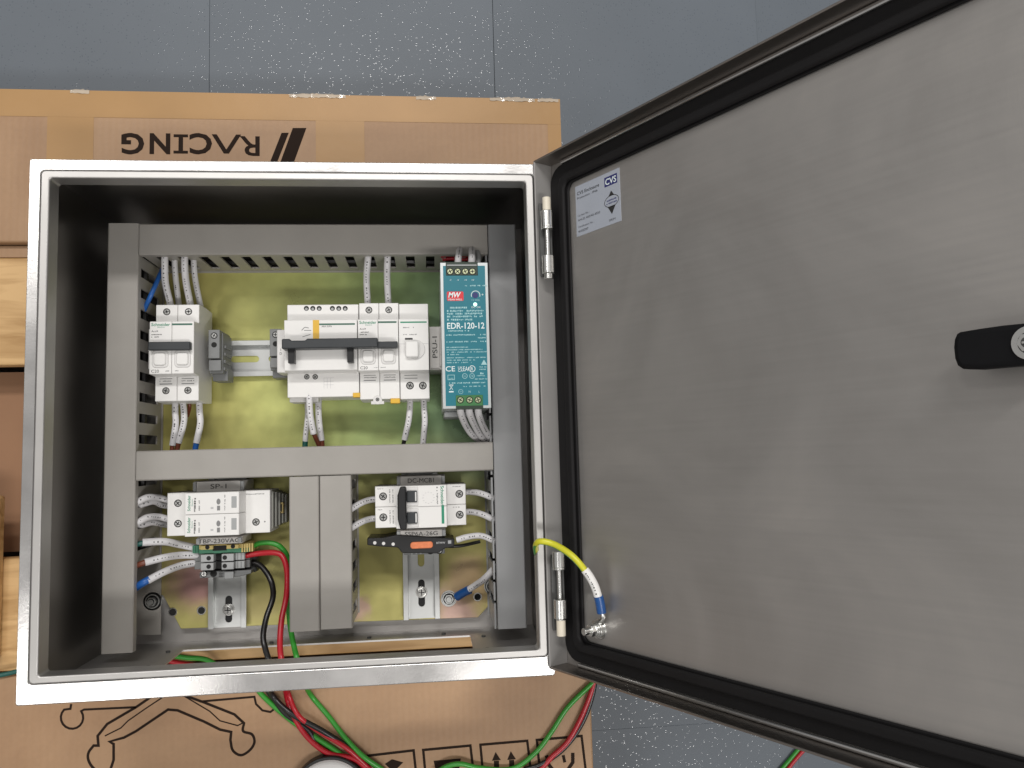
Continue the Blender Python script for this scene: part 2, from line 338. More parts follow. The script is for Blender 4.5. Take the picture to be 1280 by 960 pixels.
    def build(s, name, mats, parent=None, bevel=0.0, seg=2, origin=None, loc=None, smooth=True):
        """loc: place a root mesh there. Children: coordinates are world mm, made relative to the parent."""
        if parent is not None:
            base = WORLD[parent.name]
            org = Vector(origin) if origin else None
            if org is None:
                me = s.mesh(name, mats, Tinv=base.inverted(), smooth=smooth); L = Matrix()
            else:
                me = s.mesh(name, mats, Tinv=(base @ Matrix.Translation(base.inverted() @ org)).inverted(), smooth=smooth)
                L = Matrix.Translation(base.inverted() @ org)
            o = bpy.data.objects.new(name, me); COL.objects.link(o); o.parent = parent
            Lm = L.copy(); Lm.translation = L.translation * S; o.matrix_local = Lm
            WORLD[o.name] = base @ L
        else:
            c = Vector(loc) if loc else Vector()
            me = s.mesh(name, mats, origin=c, smooth=smooth)
            o = bpy.data.objects.new(name, me); COL.objects.link(o); o.location = c * S
            WORLD[o.name] = Matrix.Translation(c)
        if bevel:
            b = o.modifiers.new('bevel', 'BEVEL'); b.width = bevel * S; b.segments = seg; b.limit_method = 'ANGLE'
            b.angle_limit = math.radians(40); b.harden_normals = False
        return o
WORLD = {}
def spline(pts, sub=8):
    p = [Vector(q) for q in pts]
    if len(p) == 2: return [p[0].lerp(p[1], i / 4) for i in range(5)]
    P = [p[0] * 2 - p[1]] + p + [p[-1] * 2 - p[-2]]; out = []
    for i in range(1, len(P) - 2):
        a, b, c, d = P[i - 1:i + 3]
        for k in range(sub):
            t = k / sub
            out.append(0.5 * ((2 * b) + (c - a) * t + (2 * a - 5 * b + 4 * c - d) * t * t + (-a + 3 * b - 3 * c + d) * t ** 3))
    out.append(p[-1]); return out
_g = {}
def glyphs(txt, bold=0.0, shear=0.0):
    k = (txt, bold, shear)
    if k not in _g:
        c = bpy.data.curves.new('lettering', 'FONT'); c.body = txt; c.size = 1; c.offset = bold; c.fill_mode = 'FRONT'; c.shear = shear
        c.resolution_u = 3
        o = bpy.data.objects.new('lettering', c)
        me = bpy.data.meshes.new_from_object(o)
        vs = [tuple(v.co) for v in me.vertices]; fs = []
        for f in me.polygons:
            fs.append(tuple(f.vertices) if f.normal.z > 0 else tuple(f.vertices)[::-1])
        _g[k] = (vs, fs)
        bpy.data.objects.remove(o); bpy.data.meshes.remove(me); bpy.data.curves.remove(c)
    return _g[k]
def thing(name, label, cat, loc, group=None):
    o = bpy.data.objects.new(name, None); COL.objects.link(o); o.location = Vector(loc) * S; o.empty_display_size = 0.01
    WORLD[o.name] = Matrix.Translation(Vector(loc)); return tag(o, label, cat, group)
def tag(o, label, cat, group=None):
    o['label'] = label; o['category'] = cat
    if group: o['group'] = group
    return o
def struct(o): o['kind'] = 'structure'; return o
def inst(mesh_obj, parent, world_loc, name=None):
    """another copy of a part, sharing its mesh"""
    c = mesh_obj.copy(); COL.objects.link(c); c.parent = parent
    base = WORLD[parent.name]; l = base.inverted() @ Vector(world_loc)
    c.matrix_local = Matrix.Translation(l * S); WORLD[c.name] = base @ Matrix.Translation(l); return c
def rrect(x0, y0, x1, y1, r, n=6):
    pts = []
    for cx, cy, a in ((x1 - r, y1 - r, 0), (x0 + r, y1 - r, 90), (x0 + r, y0 + r, 180), (x1 - r, y0 + r, 270)):
        for i in range(n + 1):
            t = math.radians(a + 90 * i / n); pts.append((cx + r * math.cos(t), cy + r * math.sin(t)))
    return pts

_scr = {}
def screw(parent, x, y, z, r=3.2, metal='chrome', name='screw', slot=None, deep=True):
    """recessed terminal screw: a dark well with a slotted head; z is the surface"""
    key = (r, metal, deep)
    if key not in _scr:
        mb = MB(); seg = 20
        mb.cyl(0, 0, 0.02, 0.14, r, 0, seg)                       # dark rim of the well
        if deep:
            mb.cyl(0, 0, 0.10, 0.55, r * 0.80, 1, seg, r2=r * 0.70)
            mb.box(-r * .62, -r * .12, .5, r * .62, r * .12, .62, 0); mb.box(-r * .12, -r * .55, .5, r * .12, r * .55, .63, 0)
        else:
            mb.cyl(0, 0, 0.10, 1.2, r * 0.92, 1, seg, r2=r * 0.8); mb.box(-r * .55, -r * .11, 1.15, r * .55, r * .11, 1.26, 0)
            mb.box(-r * .11, -r * .55, 1.15, r * .11, r * .55, 1.27, 0)
        _scr[key] = mb.mesh('screw', ['hole', metal])
    o = bpy.data.objects.new(name, _scr[key]); COL.objects.link(o); o.parent = parent
    base = WORLD[parent.name]; l = base.inverted() @ Vector((x, y, z))
    o.matrix_local = Matrix.Translation(l * S) @ Matrix.Rotation(random.uniform(0, 3.1) if slot is None else slot, 4, 'Z')
    return o

# ------------------------------------------------------------------ floor
FZ = -130
fl = struct(MB().box(-2600, -2400, FZ - 60, 3000, 3000, FZ - 3).build('floor', 'dgrey'))
fx0 = at(265, 60, FZ).x - 3; seam_y = at(870, 905, FZ).y
TW, TL = 345.0, 690.0
k = 0
tile_me = {}
for i in range(-4, 5):
    for j in range(-2, 3):
        x = fx0 + i * TW; y = seam_y + j * TL
        mb = MB().box(0.08, 0.08, -3, TW - 0.08, TL - 0.08, 0)
        if 't' not in tile_me:
            t = mb.mesh('tile', 'floor'); tile_me['t'] = t
        o = bpy.data.objects.new('tile', tile_me['t']); COL.objects.link(o); o.parent = fl
        o.location = Vector((x + (0.3 if i == 1 else 0), y - (0.25 if j == 0 else 0), FZ + random.uniform(-.05, .05))) * S
        b = o.modifiers.new('bevel', 'BEVEL'); b.width = 0.0003; b.segments = 1

# ------------------------------------------------------------------ cartons and pallet under the enclosure
CZ = 18.0
T_ = at(700, 120, CZ); xr = T_.x; yt = at(350, 118, CZ).y
y_up = at(40, 303, CZ).y; y_up2 = at(40, 319, CZ).y
up = thing('cardboard_box', 'brown carton with upside-down black RACING lettering, peeking out above the steel enclosure', 'cardboard box', (150, (yt + y_up) / 2, FZ), 'cartons under the enclosure')
MB().box(-420, y_up, FZ, xr, yt, CZ).build('carton', 'card', up, bevel=2.0)
MB().box(-420, y_up2, CZ - 14, 430, y_up - 0.8, CZ - 9).build('flap', 'card', up, bevel=0.6)
mb = MB()
def pcol(mb, quad, z, mi=0):
    mb.add([tuple(at(px, py, z)[:2]) + (z,) for px, py in quad], [(0, 1, 2, 3)], mi)
# lettering, turned half a circle
p0 = at(150, 181, CZ); p1 = at(328, 181, CZ)
mb.text('R', 20.5, 20, ((at(312, 181, CZ)).x, p0.y, CZ + .15), math.pi, 0, bold=0.012)
# A without its crossbar
for ch, px, w in (('G', 166, 26), ('N', 200, 24), ('I', 226, 0), ('C', 251, 26)):
    c = at(px, 180, CZ)
    if ch == 'I':
        mb.quad(c.x - 2.2, c.y - 10, c.x + 2.2, c.y + 10, CZ + .15, 0); mb.quad(c.x - 7, c.y + 7, c.x + 7, c.y + 10, CZ + .16, 0); mb.quad(c.x - 7, c.y - 10, c.x + 7, c.y - 7, CZ + .16, 0)
    else: mb.text(ch, 20.5, w - 4, (c.x, c.y, CZ + .15), math.pi, 0, bold=0.03)
c = at(283, 180, CZ)
mb.add([(c.x - 14.5, c.y + 10, CZ + .15), (c.x - 9.5, c.y + 10, CZ + .15), (c.x + 2.5, c.y - 10, CZ + .15), (c.x - 2.5, c.y - 10, CZ + .15)], [(3, 2, 1, 0)], 0)
mb.add([(c.x + 9.5, c.y + 10, CZ + .2), (c.x + 14.5, c.y + 10, CZ + .2), (c.x + 2.5, c.y - 10, CZ + .2), (c.x - 2.5, c.y - 10, CZ + .2)], [(3, 2, 1, 0)], 0)
for q in (((352, 166), (361, 166), (346, 204), (337, 204)), ((366, 160), (383, 160), (367, 204), (350, 204))):
    mb.add([tuple(at(px, py, CZ)[:2]) + (CZ + .15,) for px, py in q], [(3, 2, 1, 0)], 0)
for f in mb.f: pass
mb.build('lettering', 'brownink', up, smooth=False)
for (a, b_, c_, d) in ((58, 121, 118, 205), (395, 121, 455, 205), (686, 119, 701, 205)):
    A = at(a, d, CZ); B = at(c_, b_, CZ); MB().box(A.x, A.y - 15, CZ - .1, min(B.x, xr - .3), yt - .3, CZ + .25).build('packing_tape', 'tape', up)
A = at(0, 145, CZ)
MB().box(-418, A.y, CZ - .1, xr - .3, yt + .25, CZ + .35).build('packing_tape', 'tape', up)
for s0, s1 in ((88, 112), (362, 432), (520, 545), (612, 668), (672, 700)):
    P0 = at(s0, 117, CZ).x; P1 = min(at(s1, 117, CZ).x, xr - 2); n = max(4, int((P1 - P0) / 2.2)); mbf = MB(); vs = []
    for i in range(n + 1):
        x = P0 + (P1 - P0) * i / n; k_ = math.sin(math.pi * i / n) ** .5
        vs += [(x, yt - 3.5 + random.random(), CZ + .5 + random.random() * .7), (x, yt + .3, CZ + .3 + random.random() * .5), (x, yt + .6 + k_ * random.uniform(.6, 2.2), CZ - .6 - random.random())]
    mbf.add(vs, [(3 * i + j, 3 * i + 3 + j, 3 * i + 4 + j, 3 * i + 1 + j) for i in range(n) for j in range(2)])
    mbf.build('tape_wrinkle', 'film', up)
lo_y = at(60, 842, CZ).y
xr2 = at(740, 905, CZ).x
lo = thing('cardboard_box', 'brown carton with chair outline and arrow symbols, below the steel enclosure', 'cardboard box', (150, -150, FZ), 'cartons under the enclosure')
MB().box(-420, -520, FZ, xr2, lo_y, CZ).build('carton', 'card', lo, bevel=2.0)
def stroke(mb, pts, w, z=CZ + .15, closed=False, mi=0):
    q = [at(px, py, z) for px, py in pts]; n = len(q)
    if closed: q = q + [q[0]]
    off = []
    for i_, p_ in enumerate(q):
        a = q[i_ - 1] if i_ else (q[-2] if closed else None); b = q[i_ + 1] if i_ < len(q) - 1 else (q[1] if closed else None)
        d1 = (p_ - a).normalized() if a is not None else None; d2 = (b - p_).normalized() if b is not None else None
        d1 = d1 or d2; d2 = d2 or d1
        n1 = Vector((-d1.y, d1.x, 0)); n2 = Vector((-d2.y, d2.x, 0)); m_ = (n1 + n2)
        m_ = m_.normalized() if m_.length > 1e-3 else n1
        k_ = min(1.8, 1 / max(.3, m_.dot(n1))); off.append(m_ * w / 2 * k_)
    vs = [p_ - o for p_, o in zip(q, off)] + [p_ + o for p_, o in zip(q, off)]; L_ = len(q)
    mb.add(vs, [(i_, i_ + 1, L_ + i_ + 1, L_ + i_) for i_ in range(L_ - 1)], mi)
def smooth(pts, i0, i1):
    seg = spline([(x, y, 0) for x, y in pts[i0:i1 + 1]], 5)
    return pts[:i0] + [(v.x, v.y) for v in seg] + pts[i1 + 1:]
dr = MB()
def arc(cx, cy, r, a0, a1, n=12):
    return [(cx + r * math.cos(math.radians(a0 + (a1 - a0) * i / n)), cy + r * math.sin(math.radians(a0 + (a1 - a0) * i / n))) for i in range(n + 1)]
stroke(dr, [(89, 880), (88, 886)] + arc(90, 897, 14, -115, -395, 14)[1:] + [(105, 887), (170, 884)], 2.0)
stroke(dr, smooth([(205, 860), (170, 884), (134, 905), (122, 920), (123, 932), (117, 932), (111, 940), (110, 948), (114, 957), (122, 965)], 5, 9), 2.4)
stroke(dr, [(218, 862), (183, 885), (160, 901), (151, 910), (131, 920)], 1.2)
stroke(dr, smooth([(122, 965), (138, 962), (142, 950), (142, 930), (137, 927), (155, 922), (170, 914), (210, 887), (222, 888), (255, 902), (275, 912), (289, 915), (288, 925), (291, 938), (301, 944), (312, 938), (318, 928), (315, 918), (304, 914), (305, 904), (293, 893), (255, 878), (205, 860)], 12, 19), 2.4)
stroke(dr, [(230, 870), (262, 889), (275, 901), (297, 907), (303, 904)], 1.2)
stroke(dr, [(250, 877), (318, 871), (320, 880), (328, 888), (338, 890), (346, 884)], 2.0)
dr.build('printed_chair', 'brownink', lo, smooth=False); dr = MB()
for q in (((457, 945), (517, 938), (521, 975), (461, 985)), ((529, 937.5), (588, 932), (593, 975), (533, 980)), ((600.5, 931), (659, 926), (665, 975), (605, 980)), ((671, 925), (727, 920), (733, 970), (676, 975))):
    stroke(dr, q, 2.4, closed=True)
for x0, y0 in ((621, 951), (640, 950)):     # this-way-up arrows
    dr.add([at(x0 - 6, y0, CZ + .15), at(x0 + 5, y0 - 1, CZ + .15), at(x0 - 1.5, y0 - 11, CZ + .15)], [(0, 1, 2)], 0)
    stroke(dr, [(x0 - .5, y0), (x0, 970)], 5)
dr.add([at(542, 951, CZ + .15), at(545, 965, CZ + .15), at(574, 962, CZ + .15), at(576, 948, CZ + .15)], [(0, 1, 2, 3)], 0)
dr.add([at(481, 955, CZ + .15), at(492, 965, CZ + .15), at(504, 953, CZ + .15), at(490, 949, CZ + .15)], [(0, 1, 2, 3)], 0)
stroke(dr, [(683, 944), (686, 956), (694, 966)], 3.5); stroke(dr, [(716, 941), (716, 953), (708, 965)], 3.5); stroke(dr, [(704, 944), (706, 953)], 3)
dr.build('printed_symbols', 'brownink', lo, smooth=False)

# wooden pallet boards between the two cartons
pal = thing('wooden_pallet', 'pale pine pallet boards showing at the left, between the two cartons', 'pallet', (-150, 180, FZ))
w1a, w1b = at(40, 456, CZ - 8).y, at(40, 321, CZ - 8).y; w2a, w2b = at(40, 839, CZ - 8).y, at(40, 697, CZ - 8).y
b1 = MB().box(-430, w1a, CZ - 26, 420, w1b - 1, CZ - 8).build('board', 'wood', pal, bevel=1.5)
MB().box(-430, w2a + 1, CZ - 26, 420, w2b, CZ - 8).build('board', 'wood', pal, bevel=1.5)
bx = at(4, 640, CZ - 3).x
MB().box(bx - 60, w2a + 14, CZ - 8, bx, w2b + 60, CZ + 6).build('board', 'wood', pal, bevel=3)
for x in (-400, -20, 330):
    MB().box(x, w2a + 4, FZ, x + 70, w1b - 4, CZ - 26.2).build('block', 'wood', pal, bevel=1)
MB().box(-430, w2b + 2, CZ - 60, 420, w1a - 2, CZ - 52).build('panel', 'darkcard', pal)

# ------------------------------------------------------------------ the enclosure
W, Y0, Y1, ZB, ZT = 400.0, -1.0, 405.0, 18.0, 200.0
enc = thing('electrical_enclosure', 'brushed stainless steel electrical enclosure with its door open, lying on cartons', 'enclosure', (200, 202, ZB))
MB().box(1.6, Y0 + 1.6, ZB, W - 1.6, Y1 - 1.6, ZB + 1.6).build('back_panel', 'steel_back', enc)
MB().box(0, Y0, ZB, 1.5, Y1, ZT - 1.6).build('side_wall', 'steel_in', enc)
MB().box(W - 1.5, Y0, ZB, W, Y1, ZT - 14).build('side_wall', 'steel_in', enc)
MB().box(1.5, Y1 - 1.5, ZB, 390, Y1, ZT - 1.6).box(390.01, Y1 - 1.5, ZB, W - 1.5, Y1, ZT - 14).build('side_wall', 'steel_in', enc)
# wall with the cable opening
HX0, HX1, HZ0, HZ1 = 73, 335, 53, 144
mb = MB(); mb.box(1.5, Y0, ZB, W - 1.5, Y0 + 1.5, HZ0); mb.box(1.5, Y0, HZ1, 390, Y0 + 1.5, ZT - 1.6); mb.box(390.01, Y0, HZ1, W - 1.5, Y0 + 1.5, ZT - 14)
mb.box(1.5, Y0, HZ0, HX0, Y0 + 1.5, HZ1); mb.box(HX1, Y0, HZ0, W - 1.5, Y0 + 1.5, HZ1)
bw = mb.build('side_wall', 'steel_back', enc)
# small studs round the opening
ss = MB().cyl(0, 0, -1.4, 0, 2.0, 0, 12, T=Matrix.Rotation(math.pi / 2, 4, 'X'))
st0 = None
for x, z in ((62, 60), (62, 112), (150, 44), (240, 44), (310, 44), (347, 62), (347, 112), (120, 130), (240, 130), (320, 130)):
    if st0 is None:
        mb = MB(); mb.add([v + Vector((x, Y0 + 1.5, z)) for v in ss.v], ss.f); st0 = mb.build('gland_stud', 'dgrey', enc, origin=(x, Y0 + 1.5, z))
    else: inst(st0, enc, (x, Y0 + 1.5, z))
# rim: mitred flange strips, groove, rounded lip
FI = (8.2, 13.5, 388.5, 396.5); LI = (15.2, 19.2, 381.5, 390)
def mitre(o, i, z0, z1, mb, side):
    x0, y0, x1, y1 = o; a0, b0, a1, b1 = i
    q = {'t': [(x0, y1), (x1, y1), (a1, b1), (a0, b1)], 'b': [(x0, y0), (x1, y0), (a1, b0), (a0, b0)],
         'l': [(x0, y0), (x0, y1), (a0, b1), (a0, b0)], 'r': [(x1, y0), (x1, y1), (a1, b1), (a1, b0)]}[side]
    mb.prism(q, z0, z1)
FO = rrect(0, Y0, 393.0, Y1, 1.6, 3); FN = rrect(*FI, 3.2, 3)
MB().ring(FO, FN, ZT - 1.5, ZT).build('flange', 'steel_rim', enc, bevel=1.0, seg=3)
mb = MB(); mb.ring(rrect(FI[0] + .35, FI[1] + .35, FI[2] - .35, FI[3] - .35, 3), rrect(*LI, 2.5), ZT - 16, ZT + 0.8)
mb.build('rim_lip', 'steel_lip', enc, bevel=1.3, seg=3)
# dark bottom of the groove between flange and lip
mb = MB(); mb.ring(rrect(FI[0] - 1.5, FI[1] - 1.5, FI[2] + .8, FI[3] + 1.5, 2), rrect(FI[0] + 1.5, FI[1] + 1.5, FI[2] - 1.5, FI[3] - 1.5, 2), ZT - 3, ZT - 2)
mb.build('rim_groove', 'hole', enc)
# mounting plate with cut corners
PZ = 30.0
plate = MB().prism([(64, 15), (228, 13.5), (344, 12), (366, 34), (372, 60), (372, 384), (360, 394), (40, 394), (28, 384), (28, 62), (48, 46)], PZ - 2, PZ)
pl = plate.build('mounting_plate', 'zinc', enc, bevel=0.4)
for i, (px, py) in enumerate(((216, 765), (252, 763), (597, 746))):
    c = at(px, py, PZ); mb = MB(); o_ = [(c.x + 4.2 * math.cos(t * math.pi / 8), c.y + 4.2 * math.sin(t * math.pi / 8)) for t in range(16)]
    i_ = [(c.x + 3.2 * math.cos(t * math.pi / 8), c.y + 3.2 * math.sin(t * math.pi / 8)) for t in range(16)]
    mb.ring(o_, i_, PZ - .2, PZ + .7, 0); mb.cyl(c.x, c.y, PZ - .1, PZ + .08, 3.2, 1, 16)
    mb.build('threaded_hole', ['chrome', 'hole'], pl)
# stand-off bolts at the lower corners
def bolt(px, py, z, par, name='standoff_bolt', r=8.5):
    c = at(px, py, z); mb = MB(); mb.cyl(c.x, c.y, z - 1.5, z - 1.45, r * .88, 1, 28); mb.cyl(c.x, c.y, z - .4, z - .35, r * .66, 1, 24); mb.cyl(c.x, c.y, z + 3, z + 3.05, r * .36, 1, 20); mb.cyl(c.x, c.y, ZB + 1.6, z - 3, r * .6, 0, 20); mb.cyl(c.x, c.y, z - 3, z - 1.5, r, 0, 28)
    mb.cyl(c.x, c.y, z - 1.5, z - 0.4, r * .78, 0, 28); mb.cyl(c.x, c.y, z - .4, z + 3, r * .52, 0, 6); mb.cyl(c.x, c.y, z + 3, z + 5, r * .28, 0, 14)
    return mb.build(name, ['rail', 'hole'], par, bevel=0.12)
bolt(190, 752, PZ + 3, enc); bolt(616, 733, PZ + 3, enc)

# hinges
def hinge(top, bottom, cap_first):
    a = at(*top, 211); b = at(*bottom, 211)
    def Y(py): return at(top[0], py, 211).y
    px = lambda py: a.x + (b.x - a.x) * (py - top[1]) / (bottom[1] - top[1])
    RX = Matrix.Rotation(-math.pi / 2, 4, 'X')
    def cyl(py0, py1, r, name, mat, bevel=0.4):
        y0, y1 = Y(py0), Y(py1); mb = MB(); mb.cyl(0, 0, min(y0, y1), max(y0, y1), r, 0, 24, T=Matrix.Translation((X0, 0, 211)) @ RX)
        return mb, name, mat, bevel
    X0 = (a.x + b.x) / 2
    h = (MB().box(X0 - 5.5, min(Y(top[1]), Y(bottom[1])) + 3, 204.5, X0 + 4.5, max(Y(top[1]), Y(bottom[1])) - 3, 205.5)).build('hinge', 'dgrey', enc, bevel=.3)
    if cap_first: parts = [(247, 264, 3.3, 'plastic_cap', 'cream'), (264, 284, 4.9, 'barrel', 'chrome'), (284, 287, 5.1, 'washer', 'chrome'), (287, 320, 2.0, 'pin', 'chrome'), (320, 342, 5.1, 'barrel', 'chrome'), (342, 349, 3.6, 'pin_head', 'chrome')]
    else: parts = [(689, 709, 5.1, 'barrel', 'chrome'), (709, 712, 5.1, 'washer', 'chrome'), (712, 749, 2.0, 'pin', 'chrome'), (749, 773, 5.2, 'barrel', 'chrome'), (773, 775, 3.8, 'washer', 'chrome'), (775, 795, 3.5, 'plastic_cap', 'cream')]
    for p0_, p1_, r, nm, mt in parts:
        mb, nm, mt, bv = cyl(p0_, p1_, r, nm, mt); mb.build(nm, mt, h, bevel=bv)
hinge((684.5, 247), (684.5, 349), True); hinge((698.5, 689), (701.5, 795), False)

# door: built in its own frame, then swung open
DV0, DV1, DW = 5.3, 406.4, 400.0
dm = Matrix(((DU.x, 0, DN.x, DO.x), (0, 1, 0, 0), (DU.z, 0, DN.z, DO.z), (0, 0, 0, 1)))
def dbuild(mb, name, mats, parent, bevel=0, seg=2, smooth=True):
    """door-frame coordinates (u, v, n) -> child of the door or of one of its parts"""
    me = mb.mesh(name, mats, smooth=smooth); o = bpy.data.objects.new(name, me); COL.objects.link(o); o.parent = parent
    if bevel:
        b = o.modifiers.new('bevel', 'BEVEL'); b.width = bevel * S; b.segments = seg; b.limit_method = 'ANGLE'; b.angle_limit = math.radians(40)
    return o
door = dbuild(MB().box(0, DV0, -1.5, DW, DV1, 0), 'door', 'steel_door', enc)
base = WORLD[enc.name]; loc = base.inverted() @ dm; lm = loc.copy(); lm.translation = loc.translation * S; door.matrix_local = lm
WORLD[door.name] = dm
SK = 17.5
mb = MB()
for q in ([(0, DV0), (0, DV1), (1.6, DV1 - 1.6), (1.6, DV0 + 1.6)], [(DW, DV0), (DW, DV1), (DW - 1.6, DV1 - 1.6), (DW - 1.6, DV0 + 1.6)],
          [(0, DV1), (DW, DV1), (DW - 1.6, DV1 - 1.6), (1.6, DV1 - 1.6)], [(0, DV0), (DW, DV0), (DW - 1.6, DV0 + 1.6), (1.6, DV0 + 1.6)]):
    mb = MB(); mb.prism(q, 0.0, SK); dbuild(mb, 'skirt', 'steel_hinge' if q[0][0] + q[1][0] == 0 else 'steel_skirt', door, bevel=.4)
o_ = rrect(1.7, DV0 + 5.2, DW - 5.2, DV1 - 5.2, 14); i_ = rrect(24.0, DV0 + 22.5, DW - 23, DV1 - 23.5, 7)
dbuild(MB().ring(o_, i_, 0, 2.0), 'gasket_strip', 'gasket', door, bevel=.8)
ob = rrect(15, DV0 + 14, DW - 15, DV1 - 15, 10); ib = rrect(22.2, DV0 + 21, DW - 22, DV1 - 22, 7)
dbuild(MB().ring(ob, ib, 1.9, 5.8), 'gasket', 'gasket', door, bevel=2.2, seg=4)
dbuild(MB().box(16, DV1 - 5.1, 0, DW - 2, DV1 - 1.7, 3.2), 'glint_bead', 'steel_h', door, bevel=1.2, seg=3)  # bead added to catch light and draw the bright line along the fold
dbuild(MB().box(16, DV0 + 1.7, 0, DW - 2, DV0 + 4.6, 3.0), 'glint_bead', 'steel_h', door, bevel=1.2, seg=3)
# rating label
def duv(px, py):
    p = on_door(px, py); return (p - DO).dot(DU), p.y
LU0, LV0, LU1, LV1 = 31.0, 338.3, 81.5, 378.5
mb = MB().box(LU0, LV0, 0, LU1, LV1, 0.25, 0)
z = 0.32
mb.quad(LU0 + 34, LV1 - 10.5, LU0 + 48, LV1 - 3.2, z, 1); mb.text('CVS', 4.6, 12, (LU0 + 41, LV1 - 6.9, z + .06), 0, 3, bold=.02)
mb.text('CVS Enclosure', 2.6, 26, (LU0 + 2, LV1 - 6.2, z), 0, 2, 'L', .012); mb.text('Protection : IP66', 1.7, 24, (LU0 + 2, LV1 - 10, z), 0, 2, 'L', .005)
mb.text('Cat Item No. :', 1.5, 14, (LU0 + 2, LV0 + 16.2, z), 0, 2, 'L'); mb.text('AM-ES 400/40-4020', 1.8, 26, (LU0 + 2, LV0 + 12.6, z), 0, 2, 'L')
mb.text('Certification No. :', 1.5, 19, (LU0 + 2, LV0 + 7.2, z), 0, 2, 'L'); mb.text('4102397', 1.8, 12, (LU0 + 2, LV0 + 3.6, z), 0, 2, 'L', .01)
cx, cy = LU0 + 41, LV0 + 17.5
mb.add([(cx - 3.2, cy + 4.0, z), (cx + 3.2, cy + 4.0, z), (cx, cy + 8.0, z)], [(0, 1, 2)], 2)
mb.add([(cx - 4.4, cy - 3.6, z), (cx, cy - 10, z), (cx + 4.4, cy - 3.6, z)], [(0, 1, 2)], 2)
eo = [(cx + 8 * math.cos(t * math.pi / 14), cy + 4.6 * math.sin(t * math.pi / 14)) for t in range(28)]; ei = [(cx + 7.5 * math.cos(t * math.pi / 14), cy + 4.1 * math.sin(t * math.pi / 14)) for t in range(28)]
mb.ring(eo, ei, z - .1, z, 2); mb.scribble(cx - 5, cx + 5, cy + 1.0, 1.2, z); mb.scribble(cx - 5.5, cx + 5.5, cy - 1.2, 1.2, z); mb.text('SIRIM', 1.7, 7, (LU0 + 41, LV0 + 3.4, z), 0, 2)
dbuild(mb, 'rating_label', ['sticker', 'inkblue', 'ink', 'inkwhite'], door, smooth=False)
# earth stud
eu, ev = duv(750, 786)
mb = MB(); mb.cyl(eu, ev, 0, 0.8, 7.5, 0, 28); mb.cyl(eu, ev, 0.8, 2.2, 6.0, 0, 28); mb.cyl(eu, ev, 4.2, 5.4, 5.8, 0, 28); mb.cyl(eu, ev, 5.4, 6.6, 5.0, 0, 24); mb.cyl(eu, ev, 6.6, 10.6, 4.6, 0, 6); mb.cyl(eu, ev, 10.6, 16, 2.6, 0, 16)
dbuild(mb, 'earth_stud', 'chrome', door, bevel=.25)
# lock cam (black lever) on its shaft
def duvn(px, py, n):
    p = on_door(px, py, n); q = p - DO - DN * n; return q.dot(DU), p.y
hu, hv = duvn(1286, 428, 22)
poly = [duvn(a, b, 20) for a, b in ((1191, 424), (1190, 434), (1191.5, 448), (1195, 457), (1201, 461), (1222, 461.5), (1250, 459), (1280, 456.5), (1300, 452), (1306, 430), (1300, 404), (1280, 403.5), (1250, 406.5), (1222, 410.5), (1198, 414.5), (1194, 417))]
mb = MB(); mb.prism(poly, 10, 20)
hd = dbuild(mb, 'lock_cam', 'matteblack', door, bevel=2.5, seg=4)
mb = MB(); mb.cyl(hu, hv, 0, 10, 10, 0, 28); dbuild(mb, 'shaft', 'steel_skirt', hd)
mb = MB(); mb.cyl(hu, hv, 20, 21.2, 7.4, 0, 32); mb.cyl(hu, hv, 21.2, 21.3, 4.9, 1, 24); mb.cyl(hu, hv, 21.3, 24, 4.2, 0, 6); mb.cyl(hu, hv, 24, 24.1, 2.4, 1, 16); mb.box(hu - 1.8, hv - .5, 24.1, hu + 1.8, hv + .5, 24.6, 0)
dbuild(mb, 'bolt', ['chrome', 'dgrey'], hd, bevel=.3)

